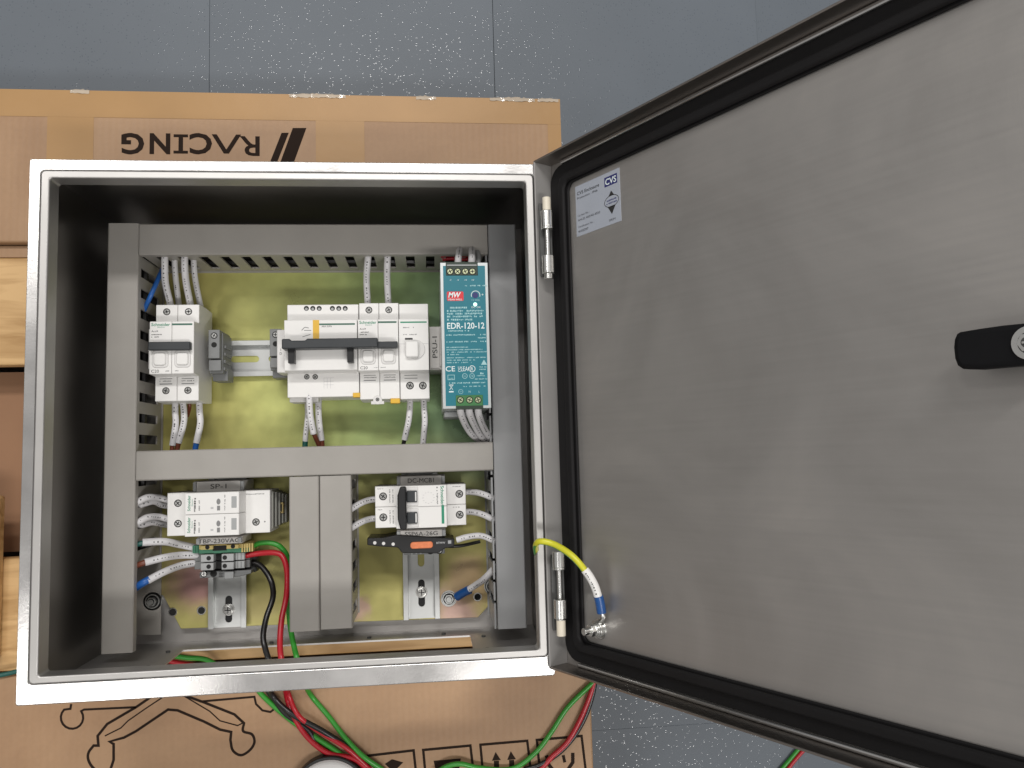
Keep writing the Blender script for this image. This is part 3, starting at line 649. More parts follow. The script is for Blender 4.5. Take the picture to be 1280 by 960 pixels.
# ------------------------------------------------------------------ wiring ducts
def duct(label, x0, y0, x1, y1, walls, mat='duct', zt=102.0, loc_cat='wiring duct', vertical=False, phase=0.0, cover=None, solid='', cut=None):
    """open slotted trunking: base, two finger walls, snap-on cover"""
    t = thing('wiring_duct', label, loc_cat, ((x0 + x1) / 2, (y0 + y1) / 2, PZ), 'grey slotted wiring ducts')
    MB().box(x0, y0, PZ, x1, y1, PZ + 1.5).build('duct_base', mat, t)
    cv = cover or (x0, y0, x1, y1); c0, d0, c1, d1 = cv
    mb = MB()
    if vertical:
        mb.prism([(c0, zt - 8), (c0, zt - 1), (c0 + 1, zt), (c1 - 1, zt), (c1, zt - 1), (c1, zt - 8), (c1 - 1.2, zt - 8), (c1 - 1.2, zt - 1.5), (c0 + 1.2, zt - 1.5), (c0 + 1.2, zt - 8)], -d1, -d0, T=Matrix.Rotation(math.pi / 2, 4, 'X'))
    else:
        mb.prism([(d0, zt - 8), (d0, zt - 1), (d0 + 1, zt), (d1 - 1, zt), (d1, zt - 1), (d1, zt - 8), (d1 - 1.2, zt - 8), (d1 - 1.2, zt - 1.5), (d0 + 1.2, zt - 1.5), (d0 + 1.2, zt - 8)], c0, c1, T=Matrix(((0, 0, 1, 0), (1, 0, 0, 0), (0, 1, 0, 0), (0, 0, 0, 1))))
    mb.build('cover', mat, t, bevel=0.25)
    mb = MB()
    for k_ in range(4):
        o_k = (k_ - 1.5) * 4.6; zk = PZ + 12 + 9 * (k_ % 2) + 26 * (k_ > 1) * .6
        if vertical: mb.tube([((x0 + x1) / 2 + o_k, (cut[1] + 4 if cut else y0 + 14), zk), ((x0 + x1) / 2 + o_k + 1, (y0 + y1) / 2, zk + 3), ((x0 + x1) / 2 + o_k, y1 - 5, zk)], 3.3, 0, 8)
        else: mb.tube([(x0 + 4, (y0 + y1) / 2 + o_k, zk), ((x0 + x1) / 2, (y0 + y1) / 2 + o_k + 1, zk + 3), (x1 - 4, (y0 + y1) / 2 + o_k, zk)], 3.3, 0, 8)
    mb.build('dark_filler', 'blackw', t)  # unseen black tubes added inside so the slots read dark
    pitch, sw = 18.7, 8.2
    for side in walls:
        mb = MB()
        if vertical:
            xa, xb = (x0 + 1.3, x0 + 2.8) if side == 'l' else (x1 - 2.8, x1 - 1.3); a0, a1 = y0, y1
        else:
            xa, xb = (y0 + 1.3, y0 + 2.8) if side == 'b' else (y1 - 2.8, y1 - 1.3); a0, a1 = x0, x1
        if cut and side == cut[0]: a0 = cut[1]
        # finger outlines in the wall plane (a = along, z = up); slots have a pointed top
        def wall(poly):
            if vertical: mb.prism(poly, xa, xb, T=Matrix(((0, 0, 1, 0), (1, 0, 0, 0), (0, 1, 0, 0), (0, 0, 0, 1))))
            else: mb.prism(poly, -xb, -xa, T=Matrix(((1, 0, 0, 0), (0, 0, -1, 0), (0, 1, 0, 0), (0, 0, 0, 1))))
        zs = PZ + 13; wall([(a0, PZ + 1.5), (a1, PZ + 1.5), (a1, zs), (a0, zs)])
        s = a0 + phase - 3 * pitch; prev = a0
        if side in solid: wall([(a0, zs), (a1, zs), (a1, zt - 3), (a0, zt - 3)]); s = a1 + 99; prev = a1  # outer wall left unslotted to keep light out of the duct
        while s < a1 + pitch:
            lo_, hi_ = s, s + sw
            if lo_ > a0 + 1 and lo_ < a1:
                if lo_ > prev + .5: wall([(prev, zs), (lo_, zs), (lo_, zt - 12), (lo_ + 2.8, zt - 7.2), (lo_ + 2.8, zt - 3), (max(prev - 2.8, a0), zt - 3), (max(prev - 2.8, a0), zt - 7.2), (prev, zt - 12)] if prev > a0 else [(prev, zs), (lo_, zs), (lo_, zt - 12), (lo_ + 2.8, zt - 7.2), (lo_ + 2.8, zt - 3), (prev, zt - 3)])
                prev = min(hi_, a1)
            s += pitch
        if a1 > prev + .5: wall([(prev, zs), (a1, zs), (a1, zt - 3), (prev, zt - 3)])
        mb.build('slotted_wall', mat, t)
    return t
def ph(v, a0, pitch=18.7): return (v - a0) % pitch
slot_x = at(258, 322, 78).x - 4.1
duct('tall grey slotted wiring duct along the left wall of the enclosure', 20, 11, 46.2, 384, 'lr', vertical=True, phase=ph(at(185, 497, 80).y - 4.1, at(190, 703, 60).y), solid='l', cut=('r', at(190, 703, 60).y))
duct('tall cooler grey slotted wiring duct along the hinge side of the enclosure', 353.6, 15, 383.6, 383.4, 'lr', 'duct_b', vertical=True, phase=ph(at(606, 671, 80).y - 4.1, 15), solid='r', cover=(357.7, 15, 383.6, 383.4))
duct('grey slotted wiring duct running across the top of the mounting plate', 46.8, 355.2, 353.4, 383.6, 'bt', phase=ph(slot_x, 46.8), solid='t', cover=(46.8, 355.2, 357.1, 383.6))
duct('grey slotted wiring duct running across the middle, above the two lower ones', 46.8, 155.9, 353.4, 181.7, 'bt', phase=ph(slot_x, 46.8), cover=(46.8, 155.9, 357.1, 181.7))
duct('short grey slotted wiring duct beside the red and black wires, left of the lower pair', 176.3, 21.5, 202.0, 155.3, 'lr', vertical=True, phase=2)
duct('short grey slotted wiring duct right of the lower pair, beside the white two-pole isolator', 202.6, 22.4, 230.2, 155.3, 'lr', vertical=True, phase=ph(at(444, 683, 80).y - 4.1, 22.4))

# ------------------------------------------------------------------ DIN rails
def rail(label, a0, a1, c, vertical, slots, screws):
    t = thing('mounting_rail', label, 'mounting rail', ((a0 + a1) / 2, c, PZ) if not vertical else (c, (a0 + a1) / 2, PZ), 'perforated steel mounting rails')
    T = Matrix(((0, 0, 1, 0), (1, 0, 0, 0), (0, 1, 0, 0), (0, 0, 0, 1))) if not vertical else Matrix(((1, 0, 0, 0), (0, 0, -1, 0), (0, 1, 0, 0), (0, 0, 0, 1)))
    rng = (a0, a1) if not vertical else (-a1, -a0)
    z = PZ
    mb = MB()
    for sg in (-1, 1):
        f = lambda h: c + sg * h
        mb.prism([(f(17.5), z + 7.5), (f(12.5), z + 7.5), (f(12.5), z + .1), (f(13.6), z + .1), (f(13.6), z + 6.3), (f(17.5), z + 6.3)], *rng, T=T)
    r = mb.build('rail_flange', 'rail', t, bevel=.3)
    # web with oblong holes
    mb = MB()
    def web(p, q, h0, h1):
        if q - p < .2: return
        if vertical: mb.box(c + h0, p, z + .1, c + h1, q, z + 1.2)
        else: mb.box(p, c + h0, z + .1, q, c + h1, z + 1.2)
    prev = a0
    for s0, s1 in slots:
        web(prev, s0, -12.5, 12.5); web(s0, s1, -12.5, -3.2); web(s0, s1, 3.2, 12.5)
        # rounded ends
        for e, d in ((s0, 1), (s1, -1)):
            for sg in (-1, 1):
                pts = [(e, sg * 3.2)] + [(e + d * 3.2 * (1 - math.cos(math.radians(k_ * 15))), sg * 3.2 * math.sin(math.radians(k_ * 15))) for k_ in range(0, 7)]
                pts = [(x, c + y) for x, y in pts]
                if vertical: pts = [(y, x) for x, y in pts]
                mb.prism(pts, z + .1, z + 1.2)
        prev = s1
    web(prev, a1, -12.5, 12.5)
    mb.build('rail_web', 'rail', t)
    for s in screws:
        x, y = (c, s) if vertical else (s, c)
        MB().box(x - 3.4, y - 14, PZ - .5, x + 3.4, y + 14, PZ + .06).build('slot_shade', 'hole', t)  # dark slab on the plate, painting in the shade seen through the slot
        m2 = MB(); m2.cyl(x, y, z + 1.2, z + 2.2, 5.6, 0, 24); m2.cyl(x, y, z + 2.2, z + 5.0, 4.5, 0, 20, r2=3.6); m2.box(x - 3, y - .45, z + 4.6, x + 3, y + .45, z + 5.1, 1); m2.box(x - .45, y - 3, z + 4.6, x + .45, y + 3, z + 5.12, 1)
        m2.build('mounting_screw', ['chrome', 'hole'], t, bevel=.2)
    return t
rail('steel mounting rail behind the upper row of breakers', 46, 352, 269.5, False, [(60, 84), (109, 136), (145, 172), (190, 215), (230, 255), (275, 300)], [])
c1 = at(286, 762, PZ + 1).x; c2 = at(527, 742, PZ + 1).x
sy1 = at(286, 762, PZ + 1).y; sy2 = at(527, 740, PZ + 1).y
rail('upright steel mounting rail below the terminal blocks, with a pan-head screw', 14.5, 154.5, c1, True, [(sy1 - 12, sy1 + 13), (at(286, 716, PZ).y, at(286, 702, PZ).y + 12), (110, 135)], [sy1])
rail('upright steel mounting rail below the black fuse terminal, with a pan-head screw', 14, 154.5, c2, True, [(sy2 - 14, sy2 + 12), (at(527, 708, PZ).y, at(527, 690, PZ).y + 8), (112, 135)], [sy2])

# ------------------------------------------------------------------ modular devices, upper row
ZN, ZS = 98.0, 82.0
def V(px, py, z): p = at(px, py, z); return p.x, p.y
def box_px(mb, p0, p1, z0, z1, mi=0):
    """axis-aligned box whose FRONT (z1) spans the two corners"""
    a = at(*p0, z1); b = at(*p1, z1); mb.box(min(a.x, b.x), min(a.y, b.y), z0, max(a.x, b.x), max(a.y, b.y), z1, mi); return mb

def breaker(name, label, cat, x0, x1, screws_top=True, screws_bot=True, logo=True, curve=None, toggles=2, tie=True, y_top=314, y_bot=226, group=None, half=None):
    t = thing(name, label, cat, ((x0 + x1) / 2, 270, PZ + 7.5), group)
    n = toggles; w = (x1 - x0) / n
    # body: a stepped profile extruded over the width
    prof = [(y_bot, 38), (y_top, 38), (y_top + 1, 60), (y_top, ZS), (297, ZS), (296, ZN), (249, ZN), (248, ZS), (y_bot, ZS), (y_bot - 1, 58)]
    T = Matrix(((0, 0, 1, 0), (1, 0, 0, 0), (0, 1, 0, 0), (0, 0, 0, 1)))
    b = MB()
    for i in range(n): b.prism(prof, x0 + i * w + .12, x0 + (i + 1) * w - .12, T=T)
    body = b.build('body', 'white', t, bevel=.6)
    p = MB(); z = ZN + .12
    if logo:
        p.text('Schneider', 2.7, (x1 - x0) * .42, (x0 + 1.6, 293.2, z), 0, 0, 'L', .015); p.quad(x0 + (x1 - x0) * .5, 292.4, x1 - 1.5, 294, z, 1)
        p.text('Electric', 1.1, 6, (x0 + 7, 290.8, z), 0, 0, 'L'); p.text('Acti9', 1.6, 5.5, (x0 + 1.8, 287.2, z), 0, 2, 'L'); p.scribble(x0 + 1.8, x0 + 10, 284.2, .9, z, 2); p.scribble(x0 + 1.8, x0 + 8, 282, .9, z, 2)
    if curve: p.text(curve, 2.6, 6.5, (x0 + 2, 251.6, z), 0, 2, 'L'); p.scribble(x0 + w - 5, x0 + w - 1, 251.6, .9, z, 3); p.scribble(x0 + w + 2, x0 + w + 6, 251.6, .9, z, 3)
    for i in range(n):
        c = x0 + (i + .5) * w
        p.scribble(c - 5.5, c + 5.5, 244.2, 1.0, ZS + .12, 3); p.quad(c - 5.5, 241.2, c + 5.5, 242, ZS + .12, 3); p.quad(c - 5.5, 246, c + 5.5, 246.6, ZS + .12, 3)
    p.build('print', ['inkgreen', 'inkdgreen', 'ink', 'inkg'], body, smooth=False)['kind'] = 'stuff'
    for i in range(n):
        c = x0 + (i + .5) * w
        if screws_top: screw(t, c, 307.5, ZS)
        if screws_bot: screw(t, c, 235.5, ZS)
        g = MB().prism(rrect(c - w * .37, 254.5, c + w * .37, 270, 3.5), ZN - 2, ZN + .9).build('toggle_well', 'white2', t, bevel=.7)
        MB().prism(rrect(c - w * .27, 256.5, c + w * .27, 267.5, 2.5), ZN + .5, ZN + 2.4).build('toggle', 'white', t, bevel=1.0)
    return t, body
# upper-left two-pole breaker
a_x0, a_x1 = 55.2, 93.4
tA, bA = breaker('circuit_breaker', 'white two-pole breaker at the far left with a black tie bar across its toggles', 'circuit breaker', a_x0, a_x1, curve='C20')
MB().box(a_x0 + 1, 269.5, ZN, a_x1 - 1.6, 276.8, ZN + 6.5).build('tie_bar', 'charcoal', tA, bevel=.8)
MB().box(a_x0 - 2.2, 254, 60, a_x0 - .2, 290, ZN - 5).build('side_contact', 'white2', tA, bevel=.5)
# main group ---------------------------------------------------------------
# motor/reclosing module
mx0, mx1 = 171.6, 236.6
t = thing('remote_control_module', 'wide white reclosing module with yellow stripe and long black handle, left in the main group', 'control module', (204, 270, PZ + 7.5))
T = Matrix(((0, 0, 1, 0), (1, 0, 0, 0), (0, 1, 0, 0), (0, 0, 0, 1)))
prof = [(227, 38), (313.5, 38), (314, 60), (313, ZS), (297, ZS), (296, ZN), (250, ZN), (249, ZS), (227, ZS)]
mb = MB(); mb.prism(prof, mx0 + .1, mx1 - .15, T=T); bm = mb.build('body', 'white', t, bevel=.6)
z = ZN + .12
p = MB()
A = V(390, 404, z)
p.quad(A[0] + 1.5, at(430, 404.2, z).y - 1.4, mx1 - 2.0, at(430, 404.2, z).y + .1, z, 1)
p.text('ARA iDPN', 1.5, 9, (at(402, 408, z).x, at(402, 408, z).y, z), 0, 2, 'L')
# picture of the hand crank, printed
for q in (((377, 413), (381, 409), (386, 410)), ((380, 413), (389, 413)), ((378, 421), (388, 418))):
    a = [at(*k_, z) for k_ in q]
    for u, v_ in zip(a, a[1:]):
        d = (v_ - u).normalized(); nn = Vector((-d.y, d.x, 0)) * .3; p.add([u - nn, v_ - nn, v_ + nn, u + nn], [(0, 1, 2, 3)], 3)
c = at(411, 479, ZS)
for k_ in range(3):
    p.quad(c.x - 4.5, c.y + 4.8 - k_ * 3.2, c.x + 4.5, c.y + 5.05 - k_ * 3.2, ZS + .12, 4)
    p.quad(c.x - 4.5 + k_ * 3, c.y - 4.8, c.x - 4.25 + k_ * 3, c.y + 5, ZS + .13, 4)
p.build('print', ['inkgreen', 'inkdgreen', 'ink', 'inkg', 'inkl'], bm, smooth=False)['kind'] = 'stuff'
mb = MB(); box_px(mb, (391, 400), (399, 427), ZN - 1, ZN + .25); mb.build('yellow_stripe', 'yellow', t)
for px in (383, 391, 399, 415.5, 423.5, 431.5):
    mb = MB(); c = at(px, 385.5, ZS); mb.cyl(c.x, c.y, ZS + .02, ZS + .16, 2.3, 0, 16); mb.cyl(c.x, c.y - .6, ZS + .16, ZS + .3, 1.3, 1, 12); mb.build('terminal_hole', ['hole', 'greyL'], t)
for px, py in ((383.5, 471), (394, 471), (394, 489), (383, 489)):
    c = at(px, py, ZS if py < 480 else 74); screw(t, c.x, c.y, c.z, 2.5)
# black handle
mb = MB(); A = at(352, 436, 113); B = at(472, 422, 113)
mb.prism([(A.x, A.y), (B.x, A.y + .6), (B.x, B.y), (A.x + 22, B.y), (A.x + 20, B.y - 1.6), (A.x + 8.5, B.y - 1.6), (A.x + 6.5, B.y), (A.x, B.y)], ZN + 1, 113)
hb = mb.build('handle_bar', 'charcoal', t, bevel=1.0)
A2 = at(472, 434.5, 109); B2 = at(497, 426.5, 109); MB().box(A2.x - 1, A2.y, ZN + 1.2, B2.x, B2.y, 109).build('handle_tip', 'charcoal', hb, bevel=.7)
for a_, b_ in (((360, 454), (368, 434)), ((434, 453), (441.5, 434))):
    mb = MB(); box_px(mb, a_, b_, ZN - .5, 107); mb.build('handle_leg', 'black', hb, bevel=.5)
# left cheek of the module
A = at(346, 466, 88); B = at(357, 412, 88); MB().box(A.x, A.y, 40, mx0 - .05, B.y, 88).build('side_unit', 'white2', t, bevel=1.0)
p = MB(); c = at(351, 437, 88); p.text('I', 2.4, None, (c.x, c.y, 88.1), 0, 0); p.text('D', 2.2, None, (c.x, c.y - 3.6, 88.1), 0, 0)
p.build('side_print', ['ink'], t, smooth=False)
# recessed cable entry at lower left (a ledge under the main body)
A = at(362, 499, 74); B = at(398, 482, 74)
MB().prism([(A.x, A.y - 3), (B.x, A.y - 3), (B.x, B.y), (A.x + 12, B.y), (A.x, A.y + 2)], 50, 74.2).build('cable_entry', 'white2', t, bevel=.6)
A = at(398, 499, ZS)
# the lower wall either side of that entry
mb = MB(); box_px(mb, (441, 491), (450, 496.5), 76, ZS + 1.2); mb.build('yellow_clip', 'yellow', t, bevel=.5)
# two-pole breaker in the middle of the group
tB, bB = breaker('circuit_breaker', 'white two-pole breaker mid main group, under the black handle tip', 'circuit breaker', 237.0, 273.6, curve='C20', screws_bot=False, y_bot=224)
mb = MB(); c = at(472, 500, ZS); mb.cyl(c.x, c.y, ZS - .5, ZS + .9, 4.2, 0, 24); mb.box(c.x - 6, c.y - 4, ZS - .5, c.x + 6, c.y - 1, ZS + .8, 0); mb.build('terminal_cover', 'white2', tB, bevel=.4)
screw(tB, c.x, c.y + .4, ZS + .9, 1.7)
mb = MB(); box_px(mb, (488, 498), (500, 504), 76, ZS + 1.4); mb.build('yellow_clip', 'yellow', tB, bevel=.6)
# slim module with round white lever
t = thing('circuit_breaker', 'slim white module at the right end of the main group, with a round white switch', 'circuit breaker', (287, 270, PZ + 7.5))
prof = [(223.5, 38), (313.5, 38), (314, 60), (313, ZS), (297, ZS), (296, ZN), (248.5, ZN), (247.5, ZS), (223.5, ZS)]
mb = MB(); mb.prism(prof, 274.0, 301.0, T=T); bo = mb.build('body', 'white', t, bevel=.6)
p = MB(); p.quad(275.5, at(517, 402.5, z).y - .8, 299.5, at(517, 402.5, z).y + .5, z, 0); p.scribble(278, 287, 288, 1, z, 2); c = at(511, 423.5, z); p.quad(c.x - 3.5, c.y - .8, c.x + 3.5, c.y + .8, z, 1)
p.scribble(278, 290, 281.5, 1, z, 2)
p.quad(278, 245.4, 290, 246, ZS + .12, 2); p.quad(278, 242.6, 290, 243.2, ZS + .12, 2); p.quad(274.5, 272.8, 300.5, 273.1, z, 3)
p.build('print', ['inkgreen', 'ink', 'inkg', 'inkl'], bo, smooth=False)
c = at(515, 437, ZN)
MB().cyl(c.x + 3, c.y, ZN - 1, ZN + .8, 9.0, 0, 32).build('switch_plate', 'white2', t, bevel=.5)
MB().prism(rrect(c.x - 6, c.y - 7.5, c.x + 6, c.y + 7.5, 2), ZN + .4, ZN + 5).build('switch_lever', 'white', t, bevel=1.2)
for px in (512.5, 528.5):
    c = at(px, 482, ZS); screw(t, c.x, c.y, ZS, 3.6)

# end brackets on the rail
def end_bracket(label, x0, x1, y0, y1, zt, group='grey end brackets on the rails', horizontal=True, name='end_bracket'):
    t = thing(name, label, 'end bracket', ((x0 + x1) / 2, (y0 + y1) / 2, PZ + 7.5), group)
    w = x1 - x0
    mb = MB(); mb.box(x0, y0 + 6, 38, x1, y1 - 2, zt - 8); mb.box(x0 + .8, y0 + (y1 - y0) * .42, 40, x1 - 1, y1, zt); mb.box(x0, y0, 38, x1 + 2, y0 + 12, zt - 18)
    mb.box(x0 + .5, y0 + 8, 40, x1 - .5, y0 + (y1 - y0) * .40, zt - 3)
    for i in range(4): mb.box(x1 - .5, y0 + 9 + i * 7, 42, x1 + 1.6, y0 + 12 + i * 7, zt - 10 - i)
    mb.build('body', 'grey', t, bevel=.5)
    c = (x0 + x1) / 2
    screw(t, c, y1 - 5.5, zt, 3.0)
    m2 = MB().cyl(c, y1 - 14, zt, zt + .15, 2.5, 0, 16); m2.build('hole', 'hole', t)
    return t
A = at(259, 474, 78); B = at(276, 412, 78)
end_bracket('grey end bracket just right of the far-left breaker, beside bare rail', A.x, B.x, A.y, B.y, 78)
A = at(336, 470, 78); B = at(349, 411, 78)
end_bracket('grey end bracket partly tucked behind the left side of the reclosing module', A.x, 166.5, A.y, B.y, 78)
# upright label holder beside the power supply
A = at(537, 462, 84); B = at(551, 408, 84)
t = thing('label_holder', 'clear upright label holder reading PSU-1, left of the teal power supply', 'label holder', ((A.x + B.x) / 2, (A.y + B.y) / 2, PZ + 7.5), 'label holders on end brackets')
ho = MB().box(A.x + .3, A.y, 38, B.x, B.y, 83).build('holder', 'label', t, bevel=.5)
mb = MB().box(A.x + .8, A.y + 1.5, 83, B.x - 1.8, B.y - 1.5, 84.2); mb.text('PSU-1', 4.6, 20, ((A.x + B.x) / 2 - .4, A.y + 21, 84.3), math.pi / 2, 1, bold=.005)
mb.box(B.x - 1.3, A.y + 3, 83, B.x - .5, B.y - 5, 85.5, 0)
mb.build('name_strip', ['label', 'ink'], t, smooth=False)

# ------------------------------------------------------------------ power supply
px0, px1, py0, py1, pz = 311.9, 353.3, 209.8, 336.5, 147.0
t = thing('power_supply', 'teal-fronted power supply unit with aluminium case, beside the hinge-side duct', 'power supply', ((px0 + px1) / 2, 273, PZ + 7.5))
MB().box(px0 + .3, py0 + .6, 38, px1 - .3, py1 - .6, pz - 1.6).build('case', 'alu', t, bevel=.8)
fr = MB().box(px0, py0, pz - 1.6, px1, py1, pz - .2).build('front_frame', 'alu', t, bevel=.4)
fo = MB().box(px0 + 2.6, py0 + 2.4, pz - .6, px1 - 2.6, py1 - 3.0, pz + .05).build('front_panel', 'teal', t)
zf = pz + .14
def Q(px, py): c = at(px, py, zf); return c.x, c.y
p = MB()
xl = px0 + 4.2; xr_ = px1 - 3.4
a = Q(558.5, 364.5); b = Q(579.5, 376)
p.prism(rrect(a[0], b[1], b[0], a[1], 1), zf - .06, zf, 2)
p.text('MW', 4.4, 11, ((a[0] + b[0]) / 2 - .5, (a[1] + b[1]) / 2 + 1.2, zf + .08), 0, 0, bold=.03, shear=.25); p.text('MEAN WELL', 1.5, 12, ((a[0] + b[0]) / 2, b[1] + 1.2, zf + .08), 0, 0, bold=.01)
q = Q(582, 407); p.text('EDR-120-12', 5.2, 32.0, (q[0] + .2, q[1], zf), 0, 0, bold=.014)
for px, s_ in ((563, '-V'), (572.5, '-V'), (582, '+V'), (591, '+V')): c = Q(px, 350); p.text(s_, 1.4, None, (c[0], c[1], zf), 0, 0)
c = Q(600, 357); p.scribble(c[0] - 13, c[0] + 5, c[1], 1.1, zf, 1)
for i, py in enumerate((384.5, 388.5, 392, 395.5, 399.5)): c = Q(582, py); p.scribble(xl + (1 if i else .5), (xl + 18) if i == 0 else (xr_ - (1 if i < 4 else 12)), c[1], 1.5, zf, 1, seed=i)
def line(py, x0=0, x1=1, h=1.1, mi=1): c = Q(582, py); p.scribble(xl + (xr_ - xl) * x0, xl + (xr_ - xl) * x1, c[1], h, zf, mi, seed=int(py * 3))
line(413.5, .05, .55, 1.2); line(418.5, 0, .72); line(418.5, .86, 1); line(422.5, .8, 1); line(427, 0, .55); line(427, .62, .75); line(427, .86, 1)
line(434, 0, .55, .9); line(437, 0, .9, .9); line(440, 0, 1, .9); line(443, 0, .3, .9); line(447, .0, 1, .9); line(450, 0, .7, .9); line(453, 0, .62, .9)
c = Q(560, 461); p.text('CE', 4.4, 8, (c[0] + 2, c[1], zf), 0, 0, bold=.005); c = Q(577, 461); p.text('UK', 2.2, 4, (c[0] - 1, c[1] + 1, zf), 0, 0); p.text('CA', 2.2, 4, (c[0] - 1, c[1] - 1.4, zf), 0, 0); p.text('EAC', 4, 6.5, (c[0] + 4.6, c[1], zf), 0, 0)
c = Q(590, 461)
for R_ in (2.9,):
    eo = [(c[0] + R_ * math.cos(t_ * math.pi / 12), c[1] + R_ * math.sin(t_ * math.pi / 12)) for t_ in range(24)]; ei = [(c[0] + (R_ - .5) * math.cos(t_ * math.pi / 12), c[1] + (R_ - .5) * math.sin(t_ * math.pi / 12)) for t_ in range(24)]
    p.ring(eo, ei, zf - .05, zf, 0)
p.text('R', 3, None, (c[0], c[1], zf), 0, 0); line(459, .82, 1, .9); line(462, .82, 1, .9)
c = Q(605, 453); p.add([(c[0] - 2.6, c[1] - 2, zf), (c[0] + 2.6, c[1] - 2, zf), (c[0], c[1] + 2.4, zf)], [(0, 1, 2)], 1)
c = Q(564, 472); p.ring([(c[0] - 3, c[1] - 2), (c[0] + 3, c[1] - 2), (c[0] + 3, c[1] + 2.4), (c[0] - 3, c[1] + 2.4)], [(c[0] - 2.6, c[1] - 1.6), (c[0] + 2.6, c[1] - 1.6), (c[0] + 2.6, c[1] + 2), (c[0] - 2.6, c[1] + 2)], zf - .05, zf, 1); p.text('LPS', 1.4, 3.6, (c[0], c[1] - .9, zf), 0, 1)
for px in (581, 590):
    c = Q(px, 470); eo = [(c[0] + 2.3 * math.cos(t_ * math.pi / 10), c[1] + 2.3 * math.sin(t_ * math.pi / 10)) for t_ in range(20)]; ei = [(c[0] + 1.9 * math.cos(t_ * math.pi / 10), c[1] + 1.9 * math.sin(t_ * math.pi / 10)) for t_ in range(20)]
    p.ring(eo, ei, zf - .05, zf, 1); p.text('UL' if px < 585 else 'CB', 1.4, None, (c[0], c[1], zf), 0, 1)
line(467, .78, .9, 1.6); line(470, .75, .95, .9); line(474, .7, 1, .9); line(478.5, .05, .95, 1.1); line(483, .4, .95, .9)
c = Q(564, 484); p.add([(c[0] - 1.6, c[1] - 2.2, zf), (c[0] - 1.1, c[1] - 2.2, zf), (c[0] + 1.8, c[1] + 2, zf), (c[0] + 1.3, c[1] + 2, zf)], [(0, 1, 2, 3)], 0); p.add([(c[0] + 1.1, c[1] - 2.2, zf), (c[0] + 1.6, c[1] - 2.2, zf), (c[0] - 1.3, c[1] + 2, zf), (c[0] - 1.8, c[1] + 2, zf)], [(0, 1, 2, 3)], 0)
p.quad(c[0] - 2, c[1] + 1.6, c[0] + 2, c[1] + 2.2, zf, 0); p.quad(c[0] - 2, c[1] - 4.4, c[0] + 2, c[1] - 3.4, zf, 0)
for px, s_ in ((576, '='), (587, 'N'), (599, 'L')): c = Q(px, 489.5); p.text(s_, 1.8, None, (c[0], c[1], zf), 0, 1)
c = Q(576, 489.5); eo = [(c[0] + 2 * math.cos(t_ * math.pi / 10), c[1] + 2 * math.sin(t_ * math.pi / 10)) for t_ in range(20)]; ei = [(c[0] + 1.7 * math.cos(t_ * math.pi / 10), c[1] + 1.7 * math.sin(t_ * math.pi / 10)) for t_ in range(20)]; p.ring(eo, ei, zf - .05, zf, 1)
c = Q(594.5, 369)
eo = [(c[0] + 4 * math.cos(math.radians(t_)), c[1] + 4 * math.sin(math.radians(t_))) for t_ in range(-20, 201, 11)]; ei = [(c[0] + 3.5 * math.cos(math.radians(t_)), c[1] + 3.5 * math.sin(math.radians(t_))) for t_ in range(-20, 201, 11)]
for i in range(len(eo) - 1): p.add([eo[i] + (zf,), eo[i + 1] + (zf,), ei[i + 1] + (zf,), ei[i] + (zf,)], [(0, 3, 2, 1)][:1], 0)
p.text('+', 2.6, None, (c[0] + 6, c[1] + .5, zf), 0, 0)
d = Q(594.5, 375); p.text('+V ADJ.', 1.3, 7.5, (d[0], d[1], zf), 0, 1); d = Q(594.5, 384); p.text('DC OK', 1.5, 8, (d[0] + .5, d[1], zf), 0, 0)
p.build('print', ['inkwhite', 'inkpale', 'redink'], fo, smooth=False)
c = Q(594, 369); MB().cyl(c[0], c[1], pz, pz + .25, 2.6, 0, 20).build('adjuster', 'inkblue', t)
c = Q(594, 380.5); MB().cyl(c[0], c[1], pz, pz + .7, 1.7, 0, 16, r2=1.2).build('status_light', 'led', t)
# terminals
a = Q(557.5, 344.5); b = Q(597, 329.5)
tb = MB().box(a[0], a[1], pz - 10, b[0], py1 + .3, pz + .5).build('output_terminals', 'tdark', t, bevel=.4)
MB().box(a[0] + 1, py1 - 3.2, pz + .5, b[0] - 1, py1 - 2.2, pz + 1.2).build('terminal_ridge', 'greyL', tb)
for px in (562.5, 572, 581.5, 590.5): c = Q(px, 339.5); screw(t, c[0], c[1], pz + .5, 3.1, 'paleyel')
a = Q(570, 509); b = Q(603.5, 493.5)
tb = MB().box(a[0], py0 + .2, pz - 10, b[0], b[1], pz + .5).build('input_terminals', 'tgreen', t, bevel=.4)
MB().box(a[0], py0 - .4, pz - 10, b[0], py0 + 2.2, pz + .9).build('terminal_ridge', 'tdark', tb)
for px in (575.5, 587, 597.5): c = Q(px, 500); screw(t, c[0], c[1], pz + .5, 3.0, 'paleyel')
MB().box(px0 + 2, py0 - 4.5, 44, px1 - 6, py0 + .4, 96).build('rail_clip', 'greyL', t, bevel=1)

